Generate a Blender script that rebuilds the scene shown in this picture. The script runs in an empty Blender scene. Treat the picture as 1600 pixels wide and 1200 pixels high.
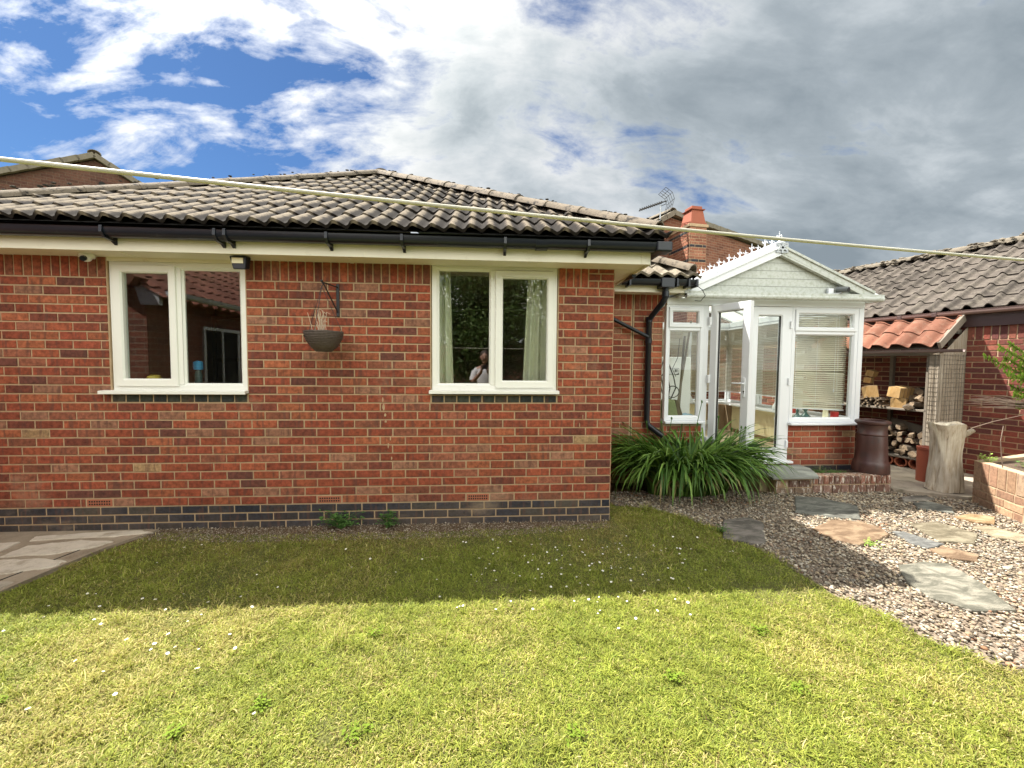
import bpy, bmesh, math, random
import numpy as np
from mathutils import Vector, Matrix, noise as mnoise
random.seed(7); RNG = np.random.default_rng(7)
R = math.radians
scene = bpy.context.scene
COL = scene.collection

# ------------------------------------------------------------------ materials
def newmat(name):
    m = bpy.data.materials.new(name); m.use_nodes = True
    nt = m.node_tree; nt.nodes.clear()
    out = nt.nodes.new('ShaderNodeOutputMaterial')
    return m, nt, out
def N(nt, t, **kw):
    n = nt.nodes.new(t)
    for k, v in kw.items():
        if k in n.inputs: n.inputs[k].default_value = v
        else: setattr(n, k, v)
    return n
def noise(nt, vec, scale, detail=4, rough=.6, dist=0):
    n = N(nt, 'ShaderNodeTexNoise'); n.inputs['Scale'].default_value = scale
    n.inputs['Detail'].default_value = detail; n.inputs['Roughness'].default_value = rough
    n.inputs['Distortion'].default_value = dist
    nt.links.new(vec, n.inputs['Vector']); return n.outputs['Fac']
def ramp(nt, fac, stops):
    r = N(nt, 'ShaderNodeValToRGB'); cr = r.color_ramp
    while len(cr.elements) < len(stops): cr.elements.new(.5)
    for e, (p, c) in zip(cr.elements, stops):
        e.position = p; e.color = (*c, 1) if len(c) == 3 else c
    nt.links.new(fac, r.inputs['Fac']); return r.outputs['Color']
def mixc(nt, fac, a, b, mode='MIX'):
    n = N(nt, 'ShaderNodeMix', data_type='RGBA', blend_type=mode)
    for s, v in ((n.inputs['Factor'], fac), (n.inputs['A'], a), (n.inputs['B'], b)):
        if hasattr(v, 'is_linked') or hasattr(v, 'links'): nt.links.new(v, s)
        else: s.default_value = (*v, 1) if isinstance(v, tuple) and len(v) == 3 else v
    for i in n.inputs:
        if i.type == 'RGBA' and i.name == 'A' and not i.is_linked and isinstance(a, tuple): i.default_value = (*a, 1)
        if i.type == 'RGBA' and i.name == 'B' and not i.is_linked and isinstance(b, tuple): i.default_value = (*b, 1)
    return [o for o in n.outputs if o.type == 'RGBA'][0]
def mixc(nt, fac, a, b, mode='MIX'):
    n = nt.nodes.new('ShaderNodeMixRGB'); n.blend_type = mode
    for s, v in ((n.inputs[0], fac), (n.inputs[1], a), (n.inputs[2], b)):
        if isinstance(v, (int, float)): s.default_value = v
        elif isinstance(v, tuple): s.default_value = (*v, 1)
        else: nt.links.new(v, s)
    return n.outputs[0]
def math_(nt, op, a, b=0., clamp=False):
    n = nt.nodes.new('ShaderNodeMath'); n.operation = op; n.use_clamp = clamp
    for s, v in ((n.inputs[0], a), (n.inputs[1], b)):
        if isinstance(v, (int, float)): s.default_value = v
        else: nt.links.new(v, s)
    return n.outputs[0]
def objco(nt): return N(nt, 'ShaderNodeTexCoord').outputs['Object']
def mapping(nt, vec, scale=(1,1,1), rot=(0,0,0), loc=(0,0,0)):
    m = N(nt, 'ShaderNodeMapping'); m.inputs['Scale'].default_value = scale
    m.inputs['Rotation'].default_value = rot; m.inputs['Location'].default_value = loc
    nt.links.new(vec, m.inputs['Vector']); return m.outputs['Vector']
def principled(nt, out, col, rough=.6, bump=None, bs=.3, bd=.01, metal=0, spec=.5, **kw):
    p = N(nt, 'ShaderNodeBsdfPrincipled')
    if isinstance(col, tuple): p.inputs['Base Color'].default_value = (*col, 1)
    else: nt.links.new(col, p.inputs['Base Color'])
    if isinstance(rough, (int, float)): p.inputs['Roughness'].default_value = rough
    else: nt.links.new(rough, p.inputs['Roughness'])
    p.inputs['Metallic'].default_value = metal; p.inputs['Specular IOR Level'].default_value = spec
    for k, v in kw.items(): p.inputs[k].default_value = v
    if bump is not None:
        b = N(nt, 'ShaderNodeBump'); b.inputs['Strength'].default_value = bs; b.inputs['Distance'].default_value = bd
        nt.links.new(bump, b.inputs['Height']); nt.links.new(b.outputs[0], p.inputs['Normal'])
    nt.links.new(p.outputs[0], out.inputs['Surface']); return p
def plain(name, col, rough=.6, var=.15, scale=8, bs=.2, bd=.004, dirt=None, metal=0, spec=.5, rnd=0, **kw):
    m, nt, out = newmat(name); co = objco(nt)
    f = noise(nt, co, scale, 5)
    a = tuple(c*(1-var) for c in col); b = tuple(min(1, c*(1+var)) for c in col)
    c = mixc(nt, f, a, b)
    if dirt:
        d = ramp(nt, noise(nt, co, dirt[1], 8, .7), [(dirt[2], (0,0,0)), (dirt[3], (1,1,1))])
        c = mixc(nt, d, c, dirt[0])
    if rnd:
        oi = N(nt, 'ShaderNodeObjectInfo').outputs['Random']
        v = math_(nt, 'ADD', math_(nt, 'MULTIPLY', oi, 2*rnd), 1-rnd)
        cc = N(nt, 'ShaderNodeCombineXYZ')
        for i in range(3): nt.links.new(v, cc.inputs[i])
        c = mixc(nt, 1., c, cc.outputs[0], 'MULTIPLY')
    principled(nt, out, c, rough, noise(nt, co, scale*6, 4), bs, bd, metal, spec, **kw)
    return m
def attrmat(name, rough=.8, var=.35, scale=30, stretch=(1,1,1), bs=.5, bd=.004, trans=0, spec=.3, dark=.5, stain=None, low=False):
    """colour from the mesh attribute 'Col' (one tone per brick / stone / blade) times fine noise"""
    m, nt, out = newmat(name); co = objco(nt)
    at = N(nt, 'ShaderNodeAttribute', attribute_name='Col').outputs['Color']
    f = noise(nt, mapping(nt, co, stretch), scale, 6, .65)
    c = mixc(nt, 1., at, ramp(nt, f, [(.3, (1-var,)*3), (.7, (1+var*.6,)*3)]), 'MULTIPLY')
    if dark:
        g = noise(nt, mapping(nt, co, (26, 26, 4)), 1., 2, .5)
        c = mixc(nt, ramp(nt, g, [(.56, (0,0,0)), (.66, (dark,)*3)]), c, (.10, .045, .035))
    if stain:
        s = noise(nt, mapping(nt, co, stain[1]), 1., 6, .7)
        c = mixc(nt, ramp(nt, s, [(stain[2], (0,0,0)), (stain[3], (1,1,1))]), c, stain[0])
    if low:   # dust and splash stains low on the wall
        sp = N(nt, 'ShaderNodeSeparateXYZ'); nt.links.new(co, sp.inputs[0])
        hz = math_(nt, 'SUBTRACT', math_(nt, 'MULTIPLY', noise(nt, mapping(nt, co, (1.2,1,2.5)), 1.2, 6, .7), 1.3), sp.outputs[2])
        c = mixc(nt, ramp(nt, hz, [(.35, (0,0,0)), (.85, (.20,)*3)]), c, (.33,.235,.15))
    p = principled(nt, out, c, rough, noise(nt, co, scale*4, 5, .7), bs, bd, spec=spec)
    if trans:
        t = N(nt, 'ShaderNodeBsdfTranslucent'); nt.links.new(c, t.inputs['Color'])
        mx = N(nt, 'ShaderNodeMixShader'); mx.inputs[0].default_value = trans
        nt.links.new(p.outputs[0], mx.inputs[1]); nt.links.new(t.outputs[0], mx.inputs[2])
        nt.links.new(mx.outputs[0], out.inputs['Surface'])
    return m
def brickmat(name, cols, mortar, scale=1.):
    """running bond in object space, metres (u = x+y, v = z)"""
    m, nt, out = newmat(name); co = objco(nt)
    sp = N(nt, 'ShaderNodeSeparateXYZ'); nt.links.new(co, sp.inputs[0])
    cb = N(nt, 'ShaderNodeCombineXYZ'); nt.links.new(math_(nt, 'ADD', sp.outputs[0], sp.outputs[1]), cb.inputs[0]); nt.links.new(sp.outputs[2], cb.inputs[1])
    b = N(nt, 'ShaderNodeTexBrick'); b.inputs['Scale'].default_value = scale
    b.inputs['Brick Width'].default_value = .225; b.inputs['Row Height'].default_value = .075
    b.inputs['Mortar Size'].default_value = .006; b.inputs['Mortar Smooth'].default_value = .3
    b.inputs['Color1'].default_value = (0,0,0,1); b.inputs['Color2'].default_value = (1,1,1,1); b.inputs['Mortar'].default_value = (0,0,0,1)
    nt.links.new(cb.outputs[0], b.inputs['Vector'])
    k = len(cols)-1
    c = ramp(nt, b.outputs['Color'], [(i/k, cc) for i, cc in enumerate(cols)])
    f = noise(nt, mapping(nt, co, (30, 30, 12)), 1., 6, .7)
    c = mixc(nt, 1., c, ramp(nt, f, [(.3, (.6,)*3), (.7, (1.25,)*3)]), 'MULTIPLY')
    c = mixc(nt, b.outputs['Fac'], c, mortar)
    h = math_(nt, 'SUBTRACT', math_(nt, 'MULTIPLY', f, .3), b.outputs['Fac'])
    principled(nt, out, c, .85, h, .7, .006, spec=.25)
    return m

M = {}
M['brick'] = attrmat('brick_face', .85, .55, 26, bs=.8, bd=.004, dark=.6, stain=((.46,.33,.22), (1.1,1.1,1.9), .58, .95), low=True)
M['brick2'] = attrmat('brick_face_smooth', .85, .35, 40, bs=.5, bd=.003, dark=.35)
M['brick_step'] = attrmat('brick_face_stained', .9, .4, 30, bs=.6, bd=.004, dark=.3, stain=((.62,.57,.5), (34,34,9), .52, .62))
M['mortar'] = plain('mortar', (.44,.31,.19), .95, .3, 25, .6, .003)
M['mortar_pale'] = plain('mortar_pale', (.42,.31,.20), .95, .2, 25, .6, .003)
M['upvc'] = plain('upvc', (.80,.79,.74), .35, .03, 3, .03, .001, dirt=((.55,.54,.45), 2.2, .62, .95))
M['upvc_w'] = plain('upvc_clean', (.72,.74,.77), .3, .02, 3, .03, .001)
M['upvc_gable'] = plain('upvc_algae', (.50,.52,.49), .45, .04, 3, .03, .001, dirt=((.30,.32,.24), 26, .46, .74))
M['fascia'] = plain('painted_fascia', (.80,.75,.62), .5, .06, 4, .15, .002, dirt=((.48,.42,.28), 6, .6, .9))
M['black'] = plain('black_plastic', (.010,.012,.018), .3, .2, 6, .02, .001, spec=.4, dirt=((.06,.06,.06), 7, .62, .9))
M['brownp'] = plain('brown_plastic', (.085,.05,.045), .4, .2, 5, .05, .001)
M['iron'] = plain('black_iron', (.015,.015,.017), .5, .2, 30, .2, .001)
M['wicker'] = plain('dark_wicker', (.085,.062,.05), .7, .5, 60, .8, .004)
M['straw'] = plain('dry_stalk', (.55,.45,.33), .8, .2, 30)
M['white_rope'] = plain('coated_line', (.66,.63,.53), .45, .12, 14, .2, .001)
M['concrete'] = plain('concrete', (.33,.28,.22), .95, .25, 5, .5, .004, dirt=((.16,.14,.10), 7, .5, .7))
M['stone_pale'] = plain('pale_stone', (.55,.48,.39), .9, .2, 9, .9, .01, dirt=((.33,.27,.20), 8, .50, .70))
M['soil'] = plain('soil', (.11,.075,.05), 1., .5, 12, 1., .02)
M['wood_grey'] = plain('weathered_wood', (.20,.17,.135), .85, .25, 10, .5, .003)
M['terracotta'] = plain('terracotta', (.36,.115,.06), .75, .15, 7, .2, .003)
M['pot_orange'] = plain('orange_pot', (.33,.085,.05), .5, .08, 5, .1, .001)
M['pot_dark'] = plain('salt_glazed_clay', (.065,.028,.024), .38, .3, 6, .3, .004, dirt=((.035,.028,.026), 9, .5, .7))
M['rubber'] = plain('dark_rubber', (.02,.02,.02), .6)
M['cream'] = plain('cream_enamel', (.92,.85,.60), .4, .03, 3)
M['inner'] = plain('interior_wall', (.30,.27,.24), .9, .1, 2)
M['inner_l'] = plain('interior_wall_pale', (.5,.46,.38), .9, .05, 2)
M['floor_in'] = plain('interior_floor', (.50,.40,.28), .6, .15, 4)
M['white_cab'] = plain('white_enamel', (.80,.83,.82), .35, .02, 2)
M['metal'] = plain('grey_metal', (.35,.36,.37), .4, .1, 20, metal=.6)
M['steel'] = plain('galvanised_steel', (.45,.46,.47), .45, .1, 20, metal=.7)
M['weed'] = plain('weed_leaf', (.065,.14,.03), .7, .4, 9, spec=.2)
M['weed_mid'] = plain('lawn_weed_leaf', (.13,.19,.02), .8, .4, 9, spec=.1)
M['weed_light'] = plain('bright_leaf', (.22,.34,.05), .6, .4, 9)
M['twig'] = plain('twig', (.17,.12,.09), .8, .3, 20)
M['yellow'] = plain('yellow_glaze', (.62,.48,.08), .4, .05)
M['blue'] = plain('blue_plastic', (.03,.30,.62), .4, .05)
M['red'] = plain('red_plastic', (.55,.03,.03), .4, .05)
M['teal'] = plain('dark_teal_glass', (.04,.10,.10), .3, .1)
M['green_bag'] = plain('patterned_green_cloth', (.17,.20,.09), .85, .5, 22)
M['brown_bag'] = plain('brown_cloth', (.10,.075,.045), .85, .4, 14)
M['blue_cloth'] = plain('pale_blue_cloth', (.30,.45,.56), .85, .2, 12)
M['skin'] = plain('skin', (.50,.28,.20), .5, .08, 14)
M['shirt'] = plain('white_shirt', (.80,.80,.82), .85, .05, 12)
M['jeans'] = plain('dark_trousers', (.04,.05,.08), .9, .2, 30)
M['hair'] = plain('brown_hair', (.06,.04,.03), .7, .3, 50)
M['dark'] = plain('dark_gap', (.012,.011,.010), .9, .2)
M['daisy'] = plain('daisy_petal', (.85,.85,.82), .7, .03)
M['daisy_y'] = plain('daisy_eye', (.70,.50,.04), .7, .05)
M['blade'] = attrmat('leaf_blade', .5, .25, 8, bs=0, trans=.3, dark=0, spec=.4)
M['grass'] = attrmat('grass_blade', .6, .1, 3, bs=0, trans=.35, dark=0, spec=.25)
M['gravel'] = attrmat('gravel_stone', .85, .3, 60, bs=.4, bd=.002, dark=0)
M['leaf'] = attrmat('tree_leaf', .6, .1, 3, bs=0, trans=.25, dark=0, spec=.3)
M['far_brick'] = brickmat('far_brick', [(.13,.05,.032),(.18,.068,.042),(.24,.10,.06),(.16,.07,.048)], (.27,.18,.125))
M['far_brick_dark'] = brickmat('far_brick_dark', [(.075,.034,.026),(.10,.044,.032),(.125,.058,.04),(.09,.045,.034)], (.13,.085,.06))
M['garage_brick'] = brickmat('garage_brick', [(.15,.04,.03),(.20,.05,.035),(.25,.07,.045),(.17,.06,.045)], (.30,.22,.15))
M['back_brick'] = brickmat('back_brick', [(.22,.07,.05),(.28,.09,.06),(.33,.12,.08),(.2,.08,.06)], (.40,.33,.25))

def tile_mat(name, base, lichen, dirt, tw=.15, tl=.34, lich=.5, crest_lit=None):
    m, nt, out = newmat(name); uv = N(nt, 'ShaderNodeUVMap'); co = objco(nt)
    s = mapping(nt, uv.outputs[0], (1/tw, 1/tl, 1))
    fl = N(nt, 'ShaderNodeVectorMath', operation='FLOOR'); nt.links.new(s, fl.inputs[0])
    wn = N(nt, 'ShaderNodeTexWhiteNoise', noise_dimensions='2D'); nt.links.new(fl.outputs[0], wn.inputs['Vector'])
    c = mixc(nt, wn.outputs['Value'], tuple(x*.7 for x in base), tuple(x*1.3 for x in base))
    c = mixc(nt, ramp(nt, noise(nt, co, 9, 8, .75), [(lich-.06, (0,0,0)), (lich+.16, (1,1,1))]), c, lichen)
    c = mixc(nt, ramp(nt, noise(nt, co, 24, 6, .7), [(.56, (0,0,0)), (.66, (.85,)*3)]), c, dirt)
    if crest_lit:    # sunlit crests and shaded troughs painted into the tile colour
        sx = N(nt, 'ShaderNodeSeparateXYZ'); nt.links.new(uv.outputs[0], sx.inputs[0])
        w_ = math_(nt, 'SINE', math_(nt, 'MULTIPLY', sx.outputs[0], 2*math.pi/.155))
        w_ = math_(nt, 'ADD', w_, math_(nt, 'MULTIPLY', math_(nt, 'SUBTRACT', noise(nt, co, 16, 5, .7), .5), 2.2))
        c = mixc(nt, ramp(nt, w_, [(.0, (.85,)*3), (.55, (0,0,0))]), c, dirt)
        c = mixc(nt, ramp(nt, w_, [(.5, (0,0,0)), (.98, (.7,)*3)]), c, crest_lit)
    principled(nt, out, c, .95, noise(nt, co, 120, 5, .7), .6, .004, spec=.2)
    return m
M['tile'] = tile_mat('roof_tile', (.04,.031,.025), (.11,.09,.068), (.008,.006,.005), lich=.50, crest_lit=(.23,.19,.14))
M['tile_pale'] = tile_mat('roof_tile_lichen', (.13,.11,.085), (.27,.235,.18), (.03,.025,.02), lich=.45)
M['tile_garage'] = tile_mat('garage_tile', (.085,.072,.062), (.155,.135,.11), (.03,.025,.022), tw=.3, lich=.53)
M['pantile'] = tile_mat('clay_pantile', (.20,.088,.058), (.23,.145,.105), (.11,.055,.04), tw=.24, lich=.56)
M['tile_back'] = tile_mat('clay_tile', (.26,.11,.08), (.30,.15,.12), (.10,.06,.05), lich=.6)
M['ridge'] = plain('cement_ridge', (.155,.125,.092), .95, .35, 9, .8, .008, dirt=((.02,.016,.013), 15, .52, .62))
M['verge'] = plain('verge_tile', (.17,.145,.11), .95, .2, 9, .5, .004, dirt=((.12,.10,.08), 10, .52, .7))

def glassmat(name, tint=(1,1,1), ior=1.75, rough=0.0):
    m, nt, out = newmat(name)
    t = N(nt, 'ShaderNodeBsdfTransparent'); t.inputs[0].default_value = (*tint, 1)
    g = N(nt, 'ShaderNodeBsdfGlossy'); g.inputs['Roughness'].default_value = rough
    f = N(nt, 'ShaderNodeFresnel'); f.inputs['IOR'].default_value = ior
    geo = N(nt, 'ShaderNodeNewGeometry')
    fac = math_(nt, 'MULTIPLY', f.outputs[0], math_(nt, 'SUBTRACT', 1., geo.outputs['Backfacing']))
    mx = N(nt, 'ShaderNodeMixShader'); nt.links.new(fac, mx.inputs[0])
    nt.links.new(t.outputs[0], mx.inputs[1]); nt.links.new(g.outputs[0], mx.inputs[2])
    nt.links.new(mx.outputs[0], out.inputs['Surface']); return m
M['glass'] = glassmat('window_glass', (.93,.95,.93), 2.3)
M['glass_c'] = glassmat('conservatory_glass', (.96,.97,.96), 1.5)
M['poly'] = plain('polycarbonate', (.75,.78,.76), .3, .03, 2)
def translucent(name, col, t=.5, var=.1):
    m, nt, out = newmat(name); co = objco(nt)
    c = mixc(nt, noise(nt, co, 10, 4), tuple(x*(1-var) for x in col), col)
    d = N(nt, 'ShaderNodeBsdfDiffuse'); tr = N(nt, 'ShaderNodeBsdfTranslucent')
    nt.links.new(c, d.inputs[0]); nt.links.new(c, tr.inputs[0])
    mx = N(nt, 'ShaderNodeMixShader'); mx.inputs[0].default_value = t
    nt.links.new(d.outputs[0], mx.inputs[1]); nt.links.new(tr.outputs[0], mx.inputs[2]); nt.links.new(mx.outputs[0], out.inputs[0]); return m
M['curtain'] = translucent('curtain', (.88,.88,.70), .25)
M['blind'] = translucent('blind_slat', (.55,.52,.43), .25, .03)
m, nt, out = newmat('polycarbonate_sheet')
a_ = N(nt, 'ShaderNodeBsdfTransparent'); a_.inputs[0].default_value = (.80,.83,.80,1); b_ = N(nt, 'ShaderNodeBsdfTranslucent'); b_.inputs[0].default_value = (.6,.61,.58,1)
mx = N(nt, 'ShaderNodeMixShader'); mx.inputs[0].default_value = .5; nt.links.new(a_.outputs[0], mx.inputs[1]); nt.links.new(b_.outputs[0], mx.inputs[2]); nt.links.new(mx.outputs[0], out.inputs[0]); M['polyroof'] = m

def woodmat(name, a, b, stretch, dark=(.05,.04,.03)):
    m, nt, out = newmat(name); co = objco(nt)
    f = noise(nt, mapping(nt, co, stretch), 1., 7, .65, .6)
    c = ramp(nt, f, [(.30, dark), (.40, a), (.62, b)])
    c = mixc(nt, ramp(nt, noise(nt, co, 3, 4), [(.4,(0,0,0)),(.7,(.5,)*3)]), c, tuple(x*.6 for x in a))
    oi = N(nt, 'ShaderNodeObjectInfo').outputs['Random']
    c = mixc(nt, math_(nt, 'MULTIPLY', oi, .45), c, tuple(x*.45 for x in a))
    principled(nt, out, c, .85, f, .8, .01, spec=.2); return m
M['stump'] = woodmat('bleached_trunk', (.55,.45,.33), (.82,.76,.64), (30,30,3), (.10,.07,.05))
M['log_bark'] = woodmat('log_bark', (.10,.075,.055), (.19,.155,.12), (25,25,25))
M['log_face'] = woodmat('split_wood', (.24,.17,.11), (.38,.30,.21), (30,8,30), (.22,.15,.09))
M['log_fresh'] = woodmat('fresh_wood', (.46,.28,.11), (.60,.40,.19), (20,20,5), (.42,.25,.10))
M['bamboo'] = woodmat('bamboo_screen', (.32,.26,.19), (.52,.46,.38), (90,90,1.5), (.09,.07,.05))

# ------------------------------------------------------------------ mesh helpers
class MB:
    def __init__(s): s.v = []; s.f = []; s.uv = {}; s.mi = []
    def add(s, vs, fs, mi=0):
        b = len(s.v); s.v += [tuple(p) for p in vs]; s.f += [tuple(b+i for i in f) for f in fs]; s.mi += [mi]*len(fs); return s
    def box(s, x0, x1, y0, y1, z0, z1, mi=0):
        x0, x1 = min(x0,x1), max(x0,x1); y0, y1 = min(y0,y1), max(y0,y1); z0, z1 = min(z0,z1), max(z0,z1)
        vs = [(x,y,z) for x in (x0,x1) for y in (y0,y1) for z in (z0,z1)]
        return s.add(vs, [(0,1,3,2),(4,6,7,5),(0,4,5,1),(2,3,7,6),(0,2,6,4),(1,5,7,3)], mi)
    def obox(s, mat, hx, hy, hz, mi=0):
        vs = [mat @ Vector((x,y,z)) for x in (-hx,hx) for y in (-hy,hy) for z in (-hz,hz)]
        return s.add(vs, [(0,1,3,2),(4,6,7,5),(0,4,5,1),(2,3,7,6),(0,2,6,4),(1,5,7,3)], mi)
    def bar(s, a, b, w, h, up=(0,0,1), mi=0):
        a, b = Vector(a), Vector(b); d = (b-a); L = d.length; d.normalize(); up = Vector(up)
        side = d.cross(up).normalized(); u2 = side.cross(d)
        m = Matrix.Translation((a+b)/2) @ Matrix((d, side, u2)).transposed().to_4x4()
        return s.obox(m, L/2, w/2, h/2, mi)
    def tube(s, pts, r, seg=8, mi=0, cap=True):
        pts = [Vector(p) for p in pts]; n = len(pts); rs = r if isinstance(r, (list, tuple)) else [r]*n
        ref = None; vs = []; fs = []
        for i, p in enumerate(pts):
            d = (pts[min(i+1,n-1)]-pts[max(i-1,0)]).normalized()
            if ref is None: ref = d.orthogonal().normalized()
            ref = (ref - d*ref.dot(d)).normalized(); o = d.cross(ref)
            for k in range(seg):
                a = 2*math.pi*k/seg; vs.append(p + (ref*math.cos(a)+o*math.sin(a))*rs[i])
        for i in range(n-1):
            for k in range(seg):
                a = i*seg+k; b = i*seg+(k+1)%seg; fs.append((a, b, b+seg, a+seg))
        if cap: fs.append(tuple(range(seg-1,-1,-1))); fs.append(tuple((n-1)*seg+k for k in range(seg)))
        return s.add(vs, fs, mi)
    def lathe(s, prof, c=(0,0,0), seg=32, mi=0, closed=False):
        vs = []; fs = []; n = len(prof)
        for r, z in prof:
            for k in range(seg):
                a = 2*math.pi*k/seg; vs.append((c[0]+r*math.cos(a), c[1]+r*math.sin(a), c[2]+z))
        for i in range(n-1):
            for k in range(seg):
                a = i*seg+k; b = i*seg+(k+1)%seg; fs.append((a, b, b+seg, a+seg))
        return s.add(vs, fs, mi)
    def prism(s, poly, z0, z1, mi=0):
        n = len(poly); vs = [(x,y,z0) for x,y in poly]+[(x,y,z1) for x,y in poly]
        ar = sum(poly[i][0]*poly[(i+1)%n][1]-poly[(i+1)%n][0]*poly[i][1] for i in range(n))
        fs = [tuple(range(n-1,-1,-1)), tuple(range(n,2*n))]+[(i,(i+1)%n,n+(i+1)%n,n+i) for i in range(n)]
        if ar < 0: fs = [f[::-1] for f in fs]
        return s.add(vs, fs, mi)
    def prism_y(s, poly, y0, y1, mi=0):   # poly in (x,z)
        b = len(s.v); s.prism(poly, y0, y1, mi)
        s.v[b:] = [(x, z, y) for x, y, z in s.v[b:]]; s.f[-(len(poly)+2):] = [f[::-1] for f in s.f[-(len(poly)+2):]]; return s
    def ring(s, x0, x1, z0, z1, prof, mi=0):
        """mitred rectangular frame in the xz plane; prof = [(inset, y), ...] closed"""
        vs = []; fs = []; n = len(prof)
        for ins, y in prof: vs += [(x0+ins,y,z0+ins),(x1-ins,y,z0+ins),(x1-ins,y,z1-ins),(x0+ins,y,z1-ins)]
        for i in range(n):
            j = (i+1)%n
            for k in range(4):
                l = (k+1)%4; fs.append((i*4+k, i*4+l, j*4+l, j*4+k))
        return s.add(vs, fs, mi)
    def xf(s, m, start=0): s.v[start:] = [tuple(m @ Vector(p)) for p in s.v[start:]]; return s
def link(o, parent=None):
    COL.objects.link(o)
    if parent is not None: o.parent = parent
    return o
INV = {}
def build(mb, name, mats, parent=None, smooth=False, bevel=0, world=True, tagd=None, fixn=True):
    vs = mb.v
    root = parent
    while root is not None and root.parent is not None: root = root.parent
    if world and root is not None and root.name in INV:
        im = INV[root.name]; vs = [tuple(im @ Vector(p)) for p in vs]
    me = bpy.data.meshes.new(name); me.from_pydata(vs, [], mb.f)
    mats = mats if isinstance(mats, (list, tuple)) else [mats]
    for m in mats: me.materials.append(M[m] if isinstance(m, str) else m)
    if len(mats) > 1: me.polygons.foreach_set('material_index', mb.mi)
    if fixn or bevel:
        bm = bmesh.new(); bm.from_mesh(me)
        if bevel:
            bmesh.ops.bevel(bm, geom=[e for e in bm.edges if len(e.link_faces) == 2 and e.calc_face_angle(0) > .6], offset=bevel, segments=2, affect='EDGES', profile=.5)
        bmesh.ops.recalc_face_normals(bm, faces=bm.faces); bm.to_mesh(me); bm.free()
    if smooth:
        me.polygons.foreach_set('use_smooth', [True]*len(me.polygons))
        try: me.set_sharp_from_angle(angle=R(40))
        except Exception: pass
    o = bpy.data.objects.new(name, me); link(o, parent)
    if tagd: tag(o, *tagd)
    return o
def tag(o, label, cat, group=None, kind=None):
    if label: o['label'] = label
    if cat: o['category'] = cat
    if group: o['group'] = group
    if kind: o['kind'] = kind
    return o
def thing(name, label, cat, loc=(0,0,0), rz=0, group=None):
    o = bpy.data.objects.new(name, None); o.empty_display_size = .1
    o.location = loc; o.rotation_euler = (0,0,rz); COL.objects.link(o); tag(o, label, cat, group)
    INV[o.name] = (Matrix.Translation(loc) @ Matrix.Rotation(rz, 4, 'Z')).inverted()
    return o
def struct(o): o['kind'] = 'structure'; return o
def color_attr(me, cols):
    a = me.color_attributes.new('Col', 'FLOAT_COLOR', 'POINT'); a.data.foreach_set('color', np.asarray(cols, np.float32).ravel())

REDS = [(.30,.074,.037),(.27,.064,.034),(.32,.086,.042),(.245,.062,.034),(.185,.052,.033),(.29,.10,.058),(.34,.105,.050),(.23,.078,.045),(.31,.145,.09),(.15,.052,.038),(.40,.25,.13)]
REDW = [5,5,5,5,3,3,3,3,2,.9,.45]
BLUES = [(.028,.03,.042),(.035,.035,.045),(.045,.04,.042),(.024,.026,.036),(.06,.055,.05)]
def pick(cols, w=None): 
    c = random.choices(cols, w)[0]; k = random.uniform(.85, 1.15); return (c[0]*k, c[1]*k, c[2]*k, 1)
def bricks(name, rows, P, mat='brick', parent=None, joint=.0125, proud=.007):
    """rows: list of (u0,u1,v0,v1,colour). P(u,v,d) maps to world, d = outwards"""
    vs = []; fs = []; cs = []
    j = joint/2; ch = .0035
    for (u0,u1,v0,v1,c) in rows:
        a0,a1,b0,b1 = u0+j, u1-j, v0+j, v1-j
        if a1-a0 < .012 or b1-b0 < .01: continue
        q = lambda: random.uniform(-.0013,.0013)
        pr = proud + random.uniform(-.0015,.0015)
        b = len(vs)
        for (u,v) in ((a0,b0),(a1,b0),(a1,b1),(a0,b1)): vs.append(P(u+q(), v+q(), -.004))
        for (u,v) in ((a0,b0),(a1,b0),(a1,b1),(a0,b1)): vs.append(P(u+q(), v+q(), pr-ch))
        for (u,v) in ((a0+ch,b0+ch),(a1-ch,b0+ch),(a1-ch,b1-ch),(a0+ch,b1-ch)): vs.append(P(u+q(), v+q(), pr))
        for r in (0,4):
            for k in range(4):
                l = (k+1)%4; fs.append((b+r+k, b+r+l, b+r+4+l, b+r+4+k))
        fs.append((b+8,b+9,b+10,b+11)); cs += [c]*12
    mb = MB(); mb.v = [tuple(v) for v in vs]; mb.f = fs; mb.mi = [0]*len(fs)
    o = build(mb, name, mat, parent, fixn=True)
    color_attr(o.data, cs); return o
def course_rows(u0, u1, v0, n, h, holes=(), off=0, bw=.225, cols=REDS, w=REDW, odd=.5, extra=None):
    out = []
    for k in range(n):
        v = v0+k*h; o = off + (bw*odd if k % 2 else 0)
        i0 = math.floor((u0-o)/bw)
        segs = [(u0,u1)]
        for (hx0,hx1,hz0,hz1) in holes:
            if v+h*.5 > hz0 and v+h*.5 < hz1:
                ns = []
                for a,b in segs:
                    if hx1 <= a or hx0 >= b: ns.append((a,b)); continue
                    if hx0 > a: ns.append((a,hx0))
                    if hx1 < b: ns.append((hx1,b))
                segs = ns
        for a,b in segs:
            edges = [a]; i = math.floor((a-o)/bw)+1
            while o+i*bw < b:
                e = o+i*bw + random.uniform(-.003,.003)
                if e-edges[-1] > .03 and b-e > .03: edges.append(e)
                i += 1
            edges.append(b)
            for e0,e1 in zip(edges, edges[1:]): out.append((e0,e1,v,v+h,pick(cols,w)))
    return out
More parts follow.
